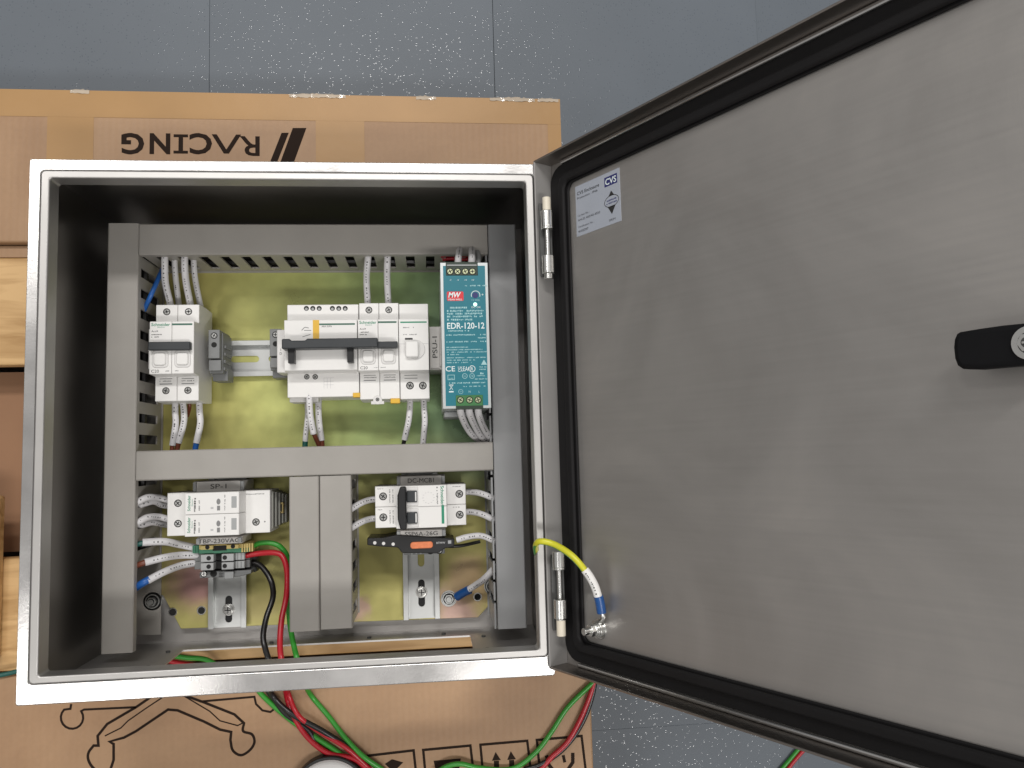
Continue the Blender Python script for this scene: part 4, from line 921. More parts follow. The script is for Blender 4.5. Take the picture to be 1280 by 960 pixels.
# ------------------------------------------------------------------ surge protector (lies across the rail)
t = thing('surge_protector', 'white two-cartridge surge protector lying below the SP-1 label', 'surge protector', (110, 125, PZ + 7.5))
L0, L1 = V(209, 0, ZS)[0], V(230, 0, ZN)[0]
yA0, yA1 = 106.0, 144.0
def prof_x(x_list, y0, y1, name, mat, par, bevel=.6):
    TT = Matrix(((1, 0, 0, 0), (0, 0, -1, 0), (0, 1, 0, 0), (0, 0, 0, 1))); mb = MB(); mb.prism(x_list, -y1, -y0, T=TT); return mb.build(name, mat, par, bevel=bevel)
bx0 = at(209, 640, ZS).x; bx1 = at(230, 640, ZN).x; bx2 = at(299, 640, ZN).x; bx3 = at(337.5, 640, ZS).x
hb_ = prof_x([(bx0, 38), (bx0, ZS), (bx1, ZS), (bx1 + .2, ZS - 1), (bx2 + .2, ZS - 1), (bx2 + 1, ZS), (bx3, ZS), (bx3, 38)], yA0, yA1, 'base', 'white', t)
for i in range(2):
    y0 = yA0 + 19 * i + .15; y1 = y0 + 18.7
    ct = prof_x([(bx1, ZS - .9), (bx1 + .6, ZN), (bx2 - .2, ZN), (bx2 + 2.4, ZS - .9)], y0, y1, 'cartridge', 'white', t)
    p = MB(); z = ZN + .12; cy = (y0 + y1) / 2
    p.text('Schneider', 2.4, 13.5, (at(236, 645, z).x, cy + .6, z), math.pi / 2, 0, bold=.015); p.text('Electric', 1.1, 6, (at(240, 645, z).x, cy + 1, z), math.pi / 2, 0)
    p.scribble(-7, 5, 0, 1.5, 0, 1, Matrix.Translation((at(243.5, 645, z).x, cy, z)) @ Matrix.Rotation(math.pi / 2, 4, 'Z')); p.scribble(-6, 3, 0, 1.1, 0, 2, Matrix.Translation((at(249, 645, z).x, cy, z)) @ Matrix.Rotation(math.pi / 2, 4, 'Z'), seed=5)
    c = at(265, 645, z).x; p.scribble(-5, -1, 0, 2.4, 0, 3, Matrix.Translation((c, cy, z)) @ Matrix.Rotation(math.pi / 2, 4, 'Z'))
    c = at(273, 645, z).x; p.quad(c - 1.2, cy - 6.5, c + 1.4, cy - 2.4, z, 2)
    eo = [(c + 1.7 * math.cos(t_ * math.pi / 8), cy + 1.2 + 2.6 * math.sin(t_ * math.pi / 8), z) for t_ in range(16)]; p.add(eo, [tuple(range(16))], 2)
    p.scribble(-6.5, 6.5, 0, 1.0, 0, 2, Matrix.Translation((at(281, 645, z).x, cy, z)) @ Matrix.Rotation(math.pi / 2, 4, 'Z'))
    p.build('print', ['inkgreen', 'ink', 'inkg', 'inkl'], ct, smooth=False)
    c = at(292.5, 645, ZN).x; MB().box(c - 2.2, cy - 4.6, ZN - .5, c + 2.2, cy + 5.4, ZN + .3).build('status_window', 'greyL', ct, bevel=.25)
for py in (629, 654.5): c = at(222.5, py, ZS); screw(t, c.x, c.y, ZS, 3.3)
c = at(320, 652.5, ZS); screw(t, c.x, c.y, ZS, 3.3)
p = MB(); c = at(331, 652, ZS); p.cyl(c.x, c.y, ZS, ZS + .12, .7, 0, 10); p.scribble(at(304, 645, ZS).x, at(330, 645, ZS).x, at(320, 617.5, ZS).y, .9, ZS + .12, 0); p.build('base_print', ['inkg'], t, smooth=False)
mb = MB()
for i in range(5): mb.box(bx3 + .2 + i * 1.9, yA0 + 3 + i, 38, bx3 + 1.6 + i * 1.9, yA1 - 1.5 - i, 76 - i * 6)
mb.box(bx3, yA0 + 6, 38, bx3 + 9, yA1 - 6, 50); mb.build('end_fins', 'fin', t, bevel=.3)
c = at(350, 635, 60); MB().ring([(c.x - 3, c.y - 5), (c.x + 3, c.y - 5), (c.x + 3, c.y + 5), (c.x - 3, c.y + 5)], [(c.x - 1.4, c.y - 3.4), (c.x + 1.6, c.y - 3.4), (c.x + 1.6, c.y + 3.4), (c.x - 1.4, c.y + 3.4)], 54, 60).build('release_tab', 'brass', t, bevel=.4)

def name_plate(label, p0, p1, txt, z=78.0, tw=None, th=4.2, pins=True):
    A = at(p0[0], p1[1], z); B = at(p1[0], p0[1], z)
    t = thing('label_holder', label, 'label holder', ((A.x + B.x) / 2, (A.y + B.y) / 2, PZ + 7.5), 'label holders on end brackets')
    MB().box(A.x, A.y, 38, B.x, B.y, z - 3).build('holder', 'label', t, bevel=.5)
    MB().box(A.x + .1, A.y + .8, z - 3, A.x + 3.2, B.y - .8, z + .4).build('side_clip', 'greyL', t, bevel=.3)
    MB().box(B.x - 3.2, A.y + .8, z - 3, B.x - .1, B.y - .8, z + .4).build('side_clip', 'greyL', t, bevel=.3)
    mb = MB().box(A.x + 3.4, A.y + .6, z - 3, B.x - 3.4, B.y - .6, z)
    mb.text(txt, th, tw, ((A.x + B.x) / 2, (A.y + B.y) / 2, z + .12), 0, 1, bold=0.0)
    mb.build('name_strip', ['label', 'ink'], t, smooth=False); return t
name_plate('clear label holder reading SP-1, above the surge protector', (241, 600), (305, 615.5), 'SP-1', 78, 14)
name_plate('clear label holder reading TBP-230VAC, above the terminal blocks', (245, 670.5), (302, 681.5), 'TBP-230VAC', 78, 36, 3.7)
name_plate('clear label holder reading DC-MCB1, above the two-pole isolator', (496, 593.5), (556, 607.5), 'DC-MCB1', 78, 24)
name_plate('clear label holder reading SSP6A-26G, above the black fuse terminal', (496, 661), (557, 673), 'SSP6A-26G', 78, 30, 3.7)

# ------------------------------------------------------------------ terminal blocks
ty = 62.0
t = thing('earth_terminal', 'green and yellow earth terminal block, directly under the TBP label', 'terminal block', (110, 93, PZ + 7.5))
A = at(240, 692, 70); B = at(316, 680.5, 70); ym = at(278, 686, 70)
yA = at(278, 691.5, 70).y; yB = at(278, 680.5, 70).y; yM = (yA + yB) / 2
MB().box(A.x + 6, yM, 40, B.x - 4, yB, 69.5).build('yellow_half', 'tyel', t, bevel=.3)
MB().box(A.x + 6, yA, 40, B.x - 4, yM - .05, 69).build('green_half', 'tgrn', t, bevel=.3)
for px0_, px1_ in ((251, 266), (283, 298)):
    a = at(px0_, 645, 74).x; b = at(px1_, 645, 74).x; m2 = MB(); m2.box(a, yM + .1, 60, b, yB - .3, 73.5, 0); m2.build('terminal_cap', ['tyel'], t, bevel=.3)
    c = at((px0_ + px1_) / 2 + .5, 686, 74); MB().cyl(c.x, yM + 2.2, 73.5, 73.7, 1.9, 0, 16).build('hole', 'hole', t)
for i in range(5):
    a = at(302 + i * 2.8, 645, 72).x; MB().box(a, yA + .4, 44, a + 1.1, yB - .2, 72 - i).build('rib', 'tyel', t)
    a = at(241 + i * 2.0, 645, 66).x; MB().box(a, yA + .5, 44, a + .9, yB - .6, 66).build('rib', 'tgrn', t)
MB().box(at(266, 645, 70).x, yM - 1.5, 66, at(283, 645, 70).x, yB - 1, 70).build('bridge_well', 'hole', t)
for k_, (ya, yb, lab) in enumerate(((702, 692, 'upper grey feed-through terminal block, with the red wire, under the earth terminal'), (712.5, 702.5, 'lower grey feed-through terminal block, with the black wire'))):
    t = thing('feed_through_terminal', lab, 'terminal block', (110, at(278, ya, 72).y + 3, PZ + 7.5), 'grey feed-through terminals')
    y0 = at(278, ya, 72).y; y1 = at(278, yb, 72).y; x0 = at(243, 645, 62).x; x1 = at(312, 645, 62).x
    MB().box(x0, y0, 40, x1, y1, 61).build('body', 'grey', t, bevel=.4)
    for (a_, b_, hx) in ((251, 267, 261), (277, 292, 281)):
        a = at(a_, 645, 73).x; b = at(b_, 645, 73).x; MB().box(a, y0 + .3, 60, b, y1 - .4, 72.5).build('wire_entry', 'greyL', t, bevel=.4)
        c = at(hx, 645, 73).x; MB().cyl(c, (y0 + y1) / 2, 72.5, 72.7, 2.0, 0, 14).build('hole', 'hole', t)
    a = at(294, 645, 68).x; b = at(306, 645, 68).x; MB().box(a, y0 + .3, 60, b, y1 - .3, 67.5).build('end_ramp', 'greyL', t, bevel=.5)
    for i in range(3): c = a + 2 + i * 3; MB().box(c, y0 + .8, 67.4, c + .5, y1 - .8, 68.0).build('rib', 'grey', t)
    MB().box(at(268, 645, 70).x, y0 + .6, 58, at(276, 645, 70).x, y1 - .6, 64).build('bridge_well', 'hole', t)
A = at(249, 723, 66); B = at(308, 713, 66)
t = thing('end_bracket', 'grey end bracket closing the lower side of the grey terminal blocks', 'end bracket', ((A.x + B.x) / 2, (A.y + B.y) / 2, PZ + 7.5), 'grey end brackets on the rails')
MB().prism([(A.x, A.y), (B.x - 6, A.y), (B.x + 4, B.y - 3), (B.x + 4, B.y), (A.x, B.y)], 38, 65).build('body', 'grey', t, bevel=.5)
c = at(255, 717.5, 65); screw(t, c.x, c.y, 65, 3.0); c = at(267, 717, 65); MB().cyl(c.x, c.y, 65, 65.2, 3.0, 0, 18).build('hole', 'hole', t)
c = at(287, 718, 65); MB().box(c.x - 4, c.y - 3.5, 65, c.x + 4, c.y + 3, 67.5).build('marker_slot', 'greyL', t, bevel=.4); 
d = at(276, 717, 65)
for i in range(3): MB().box(d.x - 1.5, d.y - 2.5 + i * 2, 65, d.x + 1.5, d.y - 1.7 + i * 2, 65.8).build('rib', 'dgrey', t)
# dark clip behind the blocks
A = at(306, 716, 52); B = at(321, 694, 52)
MB().box(A.x, A.y, 38, B.x, B.y, 52).build('rail_foot', 'dgrey', t, bevel=2)

# ------------------------------------------------------------------ lower right: two-pole isolator, lying across
t = thing('circuit_breaker', 'white two-pole breaker lying across the lower right rail, black toggles tied together', 'circuit breaker', (291, 125, PZ + 7.5))
x0 = at(469, 635, ZS).x; x1 = at(495, 635, ZN).x; x2 = at(558.5, 635, ZN).x; x3 = at(582.5, 635, ZS).x
ya, yb = 106.2, 144.2
for i in range(2):
    y0 = ya + i * 19; b_ = prof_x([(x0, 38), (x0, ZS), (x1, ZS), (x1, ZN), (x2, ZN), (x2 + .5, ZS), (x3, ZS), (x3, 38)], y0 + .1, y0 + 18.9, 'pole', 'white', t)
    for px in (479, 574.5): screw(t, at(px, 635, ZS).x, y0 + 9.6, ZS, 3.6)
    w0, w1 = at(508.5, 645, ZN).x, at(523, 645, ZN).x
    MB().box(w0, y0 + 1.2, ZN - .5, w1, y0 + 17.8, ZN + 1.0).build('toggle_frame', 'white2', t, bevel=.4)
    MB().box(w0 + .2, y0 + 4.4, ZN + .6, w1 - .8, y0 + 14.6, ZN + 3.2).build('toggle', 'charcoal', t, bevel=.8)
    MB().box(w1 - 2.6, y0 + 5.5, ZN + 3.2, w1 - 1.4, y0 + 13.5, ZN + 3.8).build('toggle_mark', 'white2', t)
q0, q1 = at(497, 645, 108).x, at(508, 645, 108).x
MB().prism([(q0 + 2.5, ya - .3), (q1, ya - .3), (q1, yb - .3), (q0 + 2.5, yb - .3), (q0, yb - 8), (q0, ya + 9)], ZN, 108).build('tie_bar', 'black', t, bevel=1.2)
p = MB(); z = ZN + .14
p.text('Schneider', 3.0, 17.5, (at(553.5, 645, z).x, 134.5, z), -math.pi / 2, 0, bold=.015); p.quad(at(552, 645, z).x, 109.5, at(555.3, 645, z).x, 126, z, 0)
p.scribble(-8, 7, 0, 1.3, 0, 2, Matrix.Translation((at(547, 645, z).x, 134.5, z)) @ Matrix.Rotation(-math.pi / 2, 4, 'Z'))
zz = ZS + .12
for i in range(2):
    yc = ya + 9.5 + 19 * i
    for px in (487.5, 491.5): p.scribble(-6, 6, 0, 1.0, 0, 2, Matrix.Translation((at(px, 645, zz).x, yc, zz)) @ Matrix.Rotation(math.pi / 2, 4, 'Z'), seed=px > 490)
    p.scribble(x0 + 1.5, x0 + 7, yc + 7, .8, zz, 2); p.scribble(x3 - 12, x3 - 5, yc + 7, .8, zz, 2)
cx_, cy_ = at(536, 645, z).x, 133.0
for R_ in (5.0,):
    for t_ in range(0, 360, 30):
        a = math.radians(t_); p.quad(cx_ + R_ * math.cos(a) - .7, cy_ + R_ * math.sin(a) - .15, cx_ + R_ * math.cos(a) + .7, cy_ + R_ * math.sin(a) + .15, z, 3)
p.quad(at(523, 645, z).x, 125.1, at(558, 645, z).x, 125.3, z, 3)
p.build('print', ['inkgreen', 'ink', 'inkg', 'inkl'], t, smooth=False)

# black fuse terminal
t = thing('fuse_terminal', 'long black fuse terminal with an orange indicator, under the SSP6A label', 'fuse terminal', (290, 95, PZ + 7.5))
F = lambda px, py: V(px, py + 1.5, 80)
pts = [F(459, 671), F(478, 671), F(497, 667), F(556, 671), F(568, 672), F(568, 682), F(556, 684), F(548, 690), F(503, 690), (F(497, 683)), F(478, 682), F(459, 680)]
MB().prism(pts, 40, 80).build('body', 'black', t, bevel=.8)
A = F(513, 684.5); B = F(541, 675); MB().prism(rrect(A[0], A[1], B[0], B[1], 2.5), 79, 81.5).build('indicator', 'orange', t, bevel=.8)
for px in (468.5, 479.5, 491.5):
    c = F(px, 677 + (px - 468) * .07); MB().cyl(c[0], c[1], 79.9, 80.3, 1.5, 0, 14).build('test_hole', 'white2', t)
c = F(562, 676); MB().box(c[0] - 1.5, c[1] - 1.5, 80, c[0] + 1.5, c[1] + 1.5, 80.3).build('mark', 'greyL', t)
p = MB(); c = F(551, 677); p.text('RTMW', 1.8, 8, (c[0], c[1], 80.12), 0, 0, bold=.01); p.build('print', ['inkl'], t, smooth=False)
A = at(505, 694, 70); B = at(556, 684, 70)
tt = thing('end_bracket', 'grey end bracket peeking out below the black fuse terminal', 'end bracket', ((A.x + B.x) / 2, A.y + 4, PZ + 7.5), 'grey end brackets on the rails')
MB().box(A.x, A.y, 38, B.x, B.y, 70).build('body', 'grey', tt, bevel=.6)
c = at(538, 686.5, 71); MB().cyl(c.x, c.y - 1.5, 70, 70.2, 3.4, 0, 18).build('hole', 'hole', tt); c = at(549, 687, 71); screw(tt, c.x, c.y - 1, 70, 3.2)
c = at(522, 688, 70)
for dx in (-6, -2, 2): MB().box(c.x + dx, A.y + .5, 69.5, c.x + dx + 1.5, B.y, 71).build('rib', 'greyL', tt)

# ------------------------------------------------------------------ wires
def marks(mb, pts, r, mi, gap=3.2, size=1.35, t0=.12, t1=.88):
    c = spline(pts, 10); n = len(c); tot = 0; acc = [0]
    for a, b in zip(c, c[1:]): tot += (b - a).length; acc.append(tot)
    s = tot * t0; rr = random.Random(int(pts[0][0] * 10 + pts[0][1]))
    while s < tot * t1:
        i = max(j for j in range(n) if acc[j] <= s); i = min(i, n - 2)
        f = (s - acc[i]) / max(1e-6, acc[i + 1] - acc[i]); P = c[i].lerp(c[i + 1], f); t = (c[i + 1] - c[i]).normalized()
        view = (CAM - P).normalized(); up = (Vector((0, 0, 1)) - t * t.z); up = up.normalized() if up.length > .2 else (view - t * view.dot(t)).normalized(); b = t.cross(up)
        P2 = P + up * (r + .12)
        l = size * rr.uniform(.35, 1.0); w = size * rr.uniform(.5, 1.0)
        q = [P2 - t * l / 2 - b * w / 2, P2 + t * l / 2 - b * w / 2, P2 + t * l / 2 + b * w / 2, P2 - t * l / 2 + b * w / 2]
        if rr.random() < .8: mb.add(q, [(3, 2, 1, 0)], mi)
        s += gap * rr.uniform(.55, 1.25)
def wire(label, segs, group=None, cat='wire', name='wire'):
    """segs: list of (part_name, [(px,py,z)...], radius, material, marks?)"""
    first = segs[0][1][0]; o0 = at(*first)
    t = thing(name, label, cat, o0, group)
    for nm, pts, r, mat, mk in segs:
        P = [at(*q) for q in pts]; mb = MB(); mb.tube(P, r, 0, 12)
        if mk: marks(mb, P, r, 1)
        mb.build(nm, [mat, 'ink'], t, bevel=0)
    return t
G1 = 'sleeved wires above the far-left breaker'
sl = lambda pts, r=3.1, mk=True: ('marker_sleeve', pts, r, 'sleeve', mk)
def ins(pts, r, mat): return ('insulation', pts, r, mat, False)
wire('white sleeved wire, leftmost of the four rising from the far-left breaker', [sl([(206, 313, 88), (206, 335, 86), (207, 355, 78), (213, 381, 66), (214, 392, 60)])], G1)
wire('thin white sleeved wire, second of the four rising from the far-left breaker', [sl([(218, 317, 76), (219, 340, 72), (221, 360, 62), (224, 384, 56)], 2.7)], G1)
wire('white sleeved wire, third of the four rising from the far-left breaker', [sl([(231, 313, 88), (231, 335, 86), (233, 355, 78), (238, 381, 66), (239, 392, 60)])], G1)
wire('thin white sleeved wire, rightmost of the four rising from the far-left breaker', [sl([(242, 317, 76), (243, 340, 72), (246, 360, 62), (251, 384, 56)], 2.7)], G1)
wire('blue wire slanting out of the left duct above the far-left breaker', [ins([(180, 388, 78), (190, 366, 84), (201, 341, 74), (208, 326, 58)], 2.1, 'blue')])
wire('white sleeved wire with brown end, leftmost of three under the far-left breaker', [sl([(219, 496, 60), (219, 515, 62), (219.5, 530, 64), (215.5, 557, 64)], 2.9), ins([(215.6, 556, 64), (214, 570, 64)], 2.0, 'brown')], 'sleeved wires under the far-left breaker')
wire('white sleeved wire with brown end, middle of three under the far-left breaker', [sl([(227.5, 496, 60), (230, 515, 62), (229.5, 530, 62), (223, 554, 62)], 2.9), ins([(223.2, 553, 62), (220, 568, 60)], 2.3, 'brown')], 'sleeved wires under the far-left breaker')
wire('white sleeved wire with blue end, rightmost of three under the far-left breaker', [sl([(248.6, 496, 60), (249.6, 515, 62), (250.3, 530, 64), (245.5, 554, 64)], 3.0), ins([(245.8, 552, 64), (243, 568, 62)], 2.6, 'blue')], 'sleeved wires under the far-left breaker')
wire('short brown wire tail tucked under the far-left breaker', [ins([(235, 496, 52), (237, 508, 52), (234, 520, 44)], 1.8, 'brown')])
wire('white sleeved wire rising above the main group, left of two', [sl([(461, 312, 88), (459, 333, 84), (458.2, 352, 72), (459.7, 380, 66), (460, 390, 60)])], 'sleeved wires above the main group')
wire('white sleeved wire rising above the main group, right of two', [sl([(485, 312, 88), (484, 333, 84), (484, 352, 72), (485.5, 380, 66), (486, 390, 60)])], 'sleeved wires above the main group')
wire('white sleeved wire with teal end, leftmost under the reclosing module', [sl([(384, 505, 46), (384.5, 520, 50), (382, 545, 54), (381.5, 552, 54)], 2.6), ins([(381.6, 549, 54), (381, 566, 54)], 2.6, 'dgreen')], 'sleeved wires under the reclosing module')
wire('white sleeved wire with long brown end, plugged into the front of the reclosing module', [sl([(386.5, 484, 76), (386.8, 500, 80), (388, 520, 78), (392, 542, 72)], 3.0), ins([(391.5, 540, 72), (395, 548, 70), (401, 562, 62)], 2.2, 'brown')], 'sleeved wires under the reclosing module')
wire('white sleeved wire with brown end, rightmost under the reclosing module', [sl([(398, 492, 58), (398, 512, 62), (399, 530, 64), (402, 551, 64)], 3.0), ins([(401.8, 549, 64), (403, 566, 62)], 2.5, 'brown')], 'sleeved wires under the reclosing module')
wire('white sleeved wire, left of two under the slim module', [sl([(512.5, 496, 58), (512.3, 510, 62), (510.5, 527, 64), (505.5, 550, 62)], 2.9), ins([(505.8, 548, 62), (502, 566, 58)], 2.0, 'blackw')], 'sleeved wires under the slim module')
wire('white sleeved wire, right of two under the slim module', [sl([(529.5, 496, 58), (530, 510, 62), (531, 527, 64), (529, 552, 62), (527, 566, 58)], 2.9)], 'sleeved wires under the slim module')
G2 = 'sleeved wires on the power supply'
wire('short white sleeved wire, left of two at the top of the power supply', [sl([(572.5, 331, 132), (573, 322, 124), (575, 309, 92)], 3.0)], G2)
wire('short white sleeved wire, right of two at the top of the power supply', [sl([(589.5, 331, 132), (590, 322, 124), (590, 309, 92)], 3.2)], G2)
wire('short grey wire beside the right sleeved wire at the top of the power supply', [ins([(597, 331, 122), (598, 322, 112), (596, 309, 90)], 2.4, 'greyL')])
wire('red wire lying in the upper duct opening behind the power supply, upper of two', [ins([(551, 320, 92), (562, 318, 93), (580, 319, 92), (596, 317, 90)], 2.0, 'red')], 'red wires behind the power supply')
wire('red wire lying in the upper duct opening behind the power supply, lower of two', [ins([(553, 324, 80), (565, 323, 80), (585, 324, 80), (600, 320, 78)], 1.8, 'red')], 'red wires behind the power supply')
wire('white sleeved wire, leftmost of three curving from the bottom of the power supply', [sl([(575, 507, 134), (576.5, 518, 128), (583, 533, 104), (592, 545, 92), (606, 554, 80)], 3.1)], G2)
wire('white sleeved wire, middle of three curving from the bottom of the power supply', [sl([(586, 507, 134), (587.5, 518, 129), (594, 533, 106), (603, 547, 92), (616, 555, 80)], 3.1)], G2)
wire('white sleeved wire, rightmost of three curving from the bottom of the power supply', [sl([(597.5, 507, 134), (598.5, 518, 130), (604, 533, 108), (612, 546, 93), (622, 552, 84)], 3.1)], G2)
G3 = 'sleeved wires left of the surge protector'
wire('white sleeved wire, topmost entering the left of the surge protector', [sl([(213, 626, 66), (198, 622, 72), (184, 622, 86), (171, 628, 92), (160, 634, 88)], 3.0)], G3)
wire('white sleeved wire, second from top entering the left of the surge protector', [sl([(213, 633, 56), (202, 631, 60), (193, 627, 70), (182, 629, 80), (168, 634, 84)], 2.8)], G3)
wire('white sleeved wire, third from top entering the left of the surge protector', [sl([(213, 650, 66), (198, 646, 72), (184, 647, 86), (172, 653, 92), (160, 657, 88)], 3.0)], G3)
wire('white sleeved wire, fourth from top entering the left of the surge protector', [sl([(213, 657, 56), (202, 655, 60), (190, 653, 72), (178, 656, 80), (166, 657, 84)], 2.8)], G3)
G4 = 'sleeved wires left of the terminal blocks'
wire('white sleeved wire with dark green end, uppermost of three at the terminal blocks', [sl([(246, 685, 58), (226, 681, 66), (205, 677, 84), (178, 678, 92)], 3.3), ins([(181, 678, 91), (170, 681, 92), (158, 684, 86)], 2.2, 'dgreen')], G4)
wire('white sleeved wire with brown end, middle of three at the terminal blocks', [sl([(248, 694, 58), (226, 694, 66), (205, 697, 84), (181, 703, 92)], 3.3), ins([(184, 702, 91), (173, 706, 92), (158, 712, 86)], 2.5, 'brown')], G4)
wire('white sleeved wire with blue end, lowest of three at the terminal blocks', [sl([(248, 703, 56), (226, 707, 66), (205, 715, 84), (184, 726, 93)], 3.3), ins([(187, 724, 92), (178, 729, 94), (166, 737, 88)], 3.2, 'blue')], G4)
G5 = 'sleeved wires at the lower right breaker'
wire('white sleeved wire, upper one on the left side of the lower right breaker', [sl([(474, 624, 66), (462, 625, 70), (451, 629, 82), (436, 638, 90)], 2.9)], G5)
wire('white sleeved wire, lower one on the left side of the lower right breaker', [sl([(474, 648, 66), (462, 649, 70), (451, 653, 82), (436, 662, 90)], 2.9)], G5)
wire('white sleeved wire, upper one on the right side of the lower right breaker', [sl([(578, 615, 66), (590, 615, 70), (602, 617, 80), (620, 624, 88)], 2.9)], G5)
wire('white sleeved wire, lower one on the right side of the lower right breaker', [sl([(578, 640, 66), (590, 640, 70), (603, 643, 80), (620, 651, 88)], 2.9)], G5)
wire('white sleeved wire arching right out of the black fuse terminal', [sl([(571, 675, 76), (585, 671, 78), (603, 670, 84), (623, 679, 90)], 2.8)], G5)
wire('thin black wire running right under the sleeved wire of the fuse terminal', [ins([(560, 683, 68), (577, 682, 66), (600, 677, 62)], 1.6, 'blackw')])
# earth lead on the plate
t = wire('short white sleeved earth lead with blue crimp bolted to the plate, lower right', [sl([(583, 739, 44), (595, 731, 52), (606, 723, 66), (620, 708, 78)], 3.2), ('crimp_sleeve', [at and (571, 746, 38), (579, 741, 42), (587, 737, 46)], 4.3, 'crimp', False)])
c = at(561, 748, PZ); d = at(574, 744, 37)
m2 = MB(); m2.cyl(c.x, c.y, PZ + 1.0, PZ + 2.2, 7.0, 0, 24); m2.tube([(c.x + 4, c.y + .5, PZ + 1.8), (d.x, d.y, 36.5)], 2.0, 0, 8); m2.build('ring_lug', 'chrome', t)
m2 = MB(); m2.cyl(c.x, c.y, PZ + 2.2, PZ + 2.25, 6.7, 1, 26); m2.cyl(c.x, c.y, PZ + 3.4, PZ + 3.45, 5.4, 1, 26); m2.cyl(c.x, c.y, PZ + 6.4, PZ + 6.45, 3.1, 1, 20); m2.cyl(c.x, c.y, PZ, PZ + 1, 7.8, 0, 26); m2.cyl(c.x, c.y, PZ + 2.2, PZ + 3.4, 6.4, 0, 26); m2.cyl(c.x, c.y, PZ + 3.4, PZ + 6.4, 4.6, 0, 6); m2.cyl(c.x, c.y, PZ + 6.4, PZ + 8, 2.6, 0, 14); m2.build('earth_bolt', ['rail', 'hole'], pl, bevel=.12)

# yellow-green earth lead across to the door
t = thing('earth_lead', 'yellow and green earth lead arching from the enclosure to the stud on the door', 'wire', at(672, 690, 190))
P = [at(676, 700, 165), at(671, 691, 190), at(670, 681, 212), at(676, 676.5, 222), on_door(692, 680, 26), on_door(712, 692, 22), on_door(726, 706, 18), on_door(733, 716, 14)]
mb = MB(); mb.tube(P, 2.35, 0, 12)
cs = spline(P, 8)
mb.build('yellow_insulation', 'yelwire', t)
P2 = [p_ + Vector((-.3, -.75, -.7)) for p_ in P]; MB().tube(P2, 1.9, 0, 10).build('green_stripe', 'green', t)
Ps = [on_door(731, 712, 15), on_door(738, 722, 12), on_door(744, 734, 9.5), on_door(748, 747, 7.5)]
mb = MB(); mb.tube(Ps, 3.1, 0, 14); marks(mb, [tuple(q - Vector((1.2, .6, 0))) for q in Ps], 2.8, 1, 2.2, 1.2); mb.build('marker_sleeve', ['white', 'ink'], t)
MB().tube([on_door(748, 745, 7.5), on_door(750.5, 756, 6), on_door(752, 766, 5)], 3.5, 0, 14).build('crimp_sleeve', 'crimp', t)
def dp(u, v, n): return DO + DU * u + DN * n + Vector((0, v, 0))
mb = MB(); mb.tube([on_door(752.5, 764, 4.5), on_door(754, 773, 3.6), dp(eu + 3.5, ev + 5, 3.3)], 1.7, 0, 10)
Td = dm
mb.cyl(eu, ev, 2.3, 4.1, 6.6, 0, 28, T=Td); mb.build('ring_lug', 'chrome', t, bevel=.2)

# loose wires leaving through the opening
TBX = [(308, 697), (310, 707)]
r_w = 2.2
wire('red wire leaving the terminal blocks and dropping out of the cable opening', [ins([(300, 696, 62), (322, 692, 64), (344, 691, 68), (354, 697, 70), (359, 716, 72), (358, 745, 72), (352, 775, 78), (350, 805, 84), (352, 826, 84), (356, 842, 70), (358, 868, CZ + 6), (366, 893, CZ + 5), (385, 922, CZ + 5), (411, 941.6, CZ + 5), (442, 948, CZ + 6), (460, 962, CZ + 6)], 2.6, 'red')], 'loose wires from the terminal blocks')
wire('black wire leaving the terminal blocks and dropping out of the cable opening', [ins([(300, 704, 52), (320, 704, 54), (332, 714, 58), (340, 730, 62), (341, 748, 62), (333, 772, 68), (329, 795, 76), (332, 812, 80), (338, 832, 78), (341, 850, 50), (340, 868, CZ + 8), (364, 892, CZ + 12), (402, 913, CZ + 10), (446, 941, CZ + 5), (482, 966, CZ + 5)], 2.6, 'blackw')], 'loose wires from the terminal blocks')
wire('green wire leaving the earth terminal and dropping out of the cable opening', [ins([(312, 685, 58), (325, 679, 62), (340, 679, 64), (352, 685, 64), (360, 700, 60), (361.5, 735, 54), (361, 765, 62), (364, 790, 74), (368, 810, 84), (373, 829, 88), (380, 850, 50), (388, 868, CZ + 4), (411, 895.6, CZ + 4), (433, 924, CZ + 5), (455, 946, CZ + 8), (478, 962, CZ + 5)], 2.4, 'green')], 'loose wires from the terminal blocks')
wire('second red wire crossing the lower carton beside the black one', [ins([(355, 850, CZ + 12), (361, 868, CZ + 6), (372, 893, CZ + 14), (394, 911, CZ + 9), (433, 935, CZ + 9), (463, 962, CZ + 5)], 2.3, 'red')], 'loose wires on the lower carton')
wire('second green wire emerging left and passing under the crossing wires', [ins([(318, 856, CZ + 3), (327, 868, CZ + 3), (345, 885, CZ + 3), (366, 902, CZ + 3), (389, 918, CZ + 3), (424, 941, CZ + 3), (448, 962, CZ + 3)], 2.4, 'green')], 'loose wires on the lower carton')
wire('second black wire beside the first under the crossing wires', [ins([(330, 857, CZ + 4), (343, 874, CZ + 4), (358, 893, CZ + 4), (385, 912, CZ + 3.5), (400, 935, CZ + 3), (440, 962, CZ + 3)], 2.6, 'blackw')], 'loose wires on the lower carton')
wire('green wire on the carton seen through the left end of the cable opening', [ins([(208, 818, CZ + 6), (232, 822, CZ + 8), (256, 824, CZ + 8), (272, 833, CZ + 6), (284, 848, CZ + 3)], 2.4, 'green')], 'wires seen through the cable opening')
wire('red wire on the carton seen through the opening, upper of two', [ins([(196, 822, CZ + 4), (220, 828, CZ + 4), (245, 832, CZ + 4), (262, 839, CZ + 3)], 2.3, 'red')], 'wires seen through the cable opening')
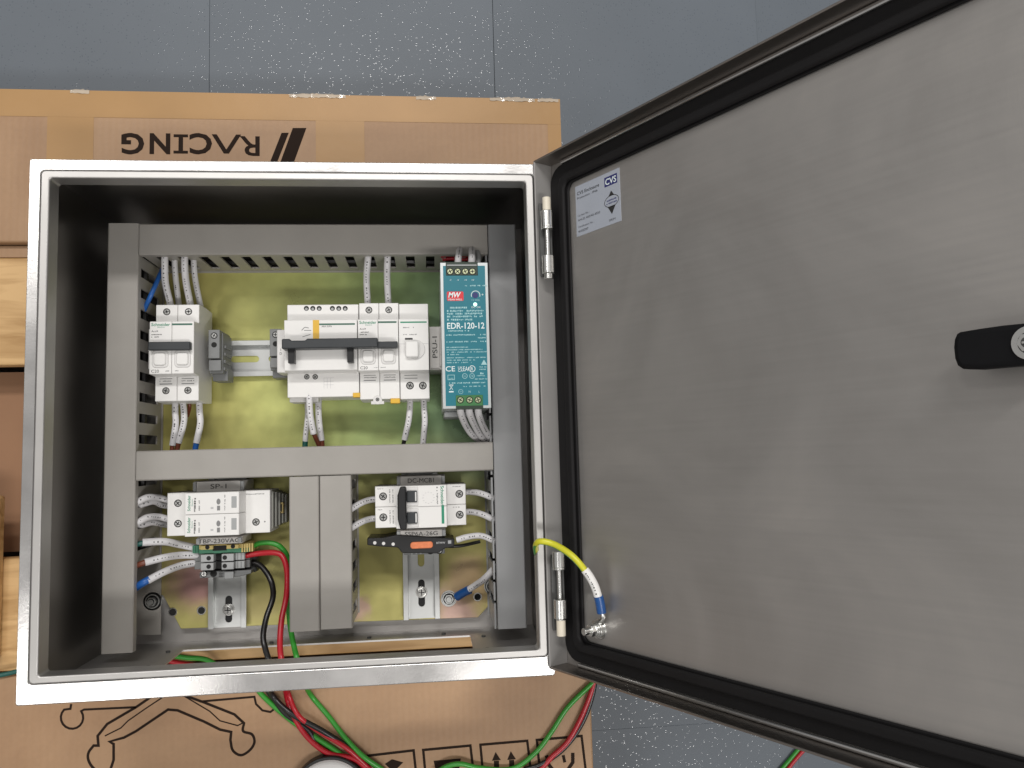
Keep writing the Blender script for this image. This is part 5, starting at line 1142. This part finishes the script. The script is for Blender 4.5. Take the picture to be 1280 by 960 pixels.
wire('red wire on the carton seen through the opening, lower of two', [ins([(190, 828, CZ + 3), (212, 834, CZ + 3), (235, 838, CZ + 3), (262, 846, CZ + 3)], 2.3, 'red')], 'wires seen through the cable opening')
wire('green wire curving up to the right under the open door', [ins([(545, 966, CZ + 6), (560, 957.5, CZ + 8), (577, 955, CZ + 8), (600, 960, CZ + 6), (640, 961, CZ + 4), (670, 940, CZ + 4), (690, 914, CZ + 4), (709, 885, CZ + 4), (734, 860, CZ + 4), (750, 846, CZ + 3)], 2.4, 'green')], 'wires under the door corner')
wire('red wire curving up to the right under the open door', [ins([(672, 966, CZ + 4), (690, 946, CZ + 4), (709, 928, CZ + 4), (725, 900, CZ + 4), (738, 868, CZ + 4), (746, 840, CZ + 3)], 2.6, 'red')], 'wires under the door corner')
wire('black wire hugging the red one under the open door', [ins([(655, 962, CZ + 3.5), (677, 955, CZ + 3.5), (700, 940, CZ + 3.5), (718, 920, CZ + 3.5), (732, 895, CZ + 3.5), (741, 868, CZ + 3.5), (745, 846, CZ + 3)], 2.4, 'blackw')], 'wires under the door corner')
wire('green wire on the floor beyond the door edge, bottom right', [ins([(968, 972, FZ + 3), (985, 952, FZ + 3), (1004, 930, FZ + 3), (1030, 905, FZ + 3)], 2.4, 'green')], 'wires on the floor')
wire('red wire on the floor beyond the door edge, bottom right', [ins([(976, 974, FZ + 3), (991, 953, FZ + 3), (1010, 932, FZ + 3), (1036, 908, FZ + 3)], 2.4, 'red')], 'wires on the floor')
wire('dark green wire end at the left edge, on the seam of the lower carton', [ins([(-20, 848, CZ + 3), (0, 844, CZ + 3), (14, 841, CZ + 2), (40, 834, CZ + 2)], 2.2, 'dgreen')])

# white round lid on the lower carton
c = at(411, 997, CZ + 14)
t = thing('round_lid', 'white round lid at the bottom edge, under the looping wires', 'lid', (c.x, c.y, CZ))
MB().cyl(c.x, c.y, CZ, CZ + 11, 36, 0, 48).build('rim', 'black', t, bevel=1)
MB().cyl(c.x, c.y, CZ + 11, CZ + 14, 34, 0, 48, r2=31).build('top', 'whitelid', t, bevel=1.2)
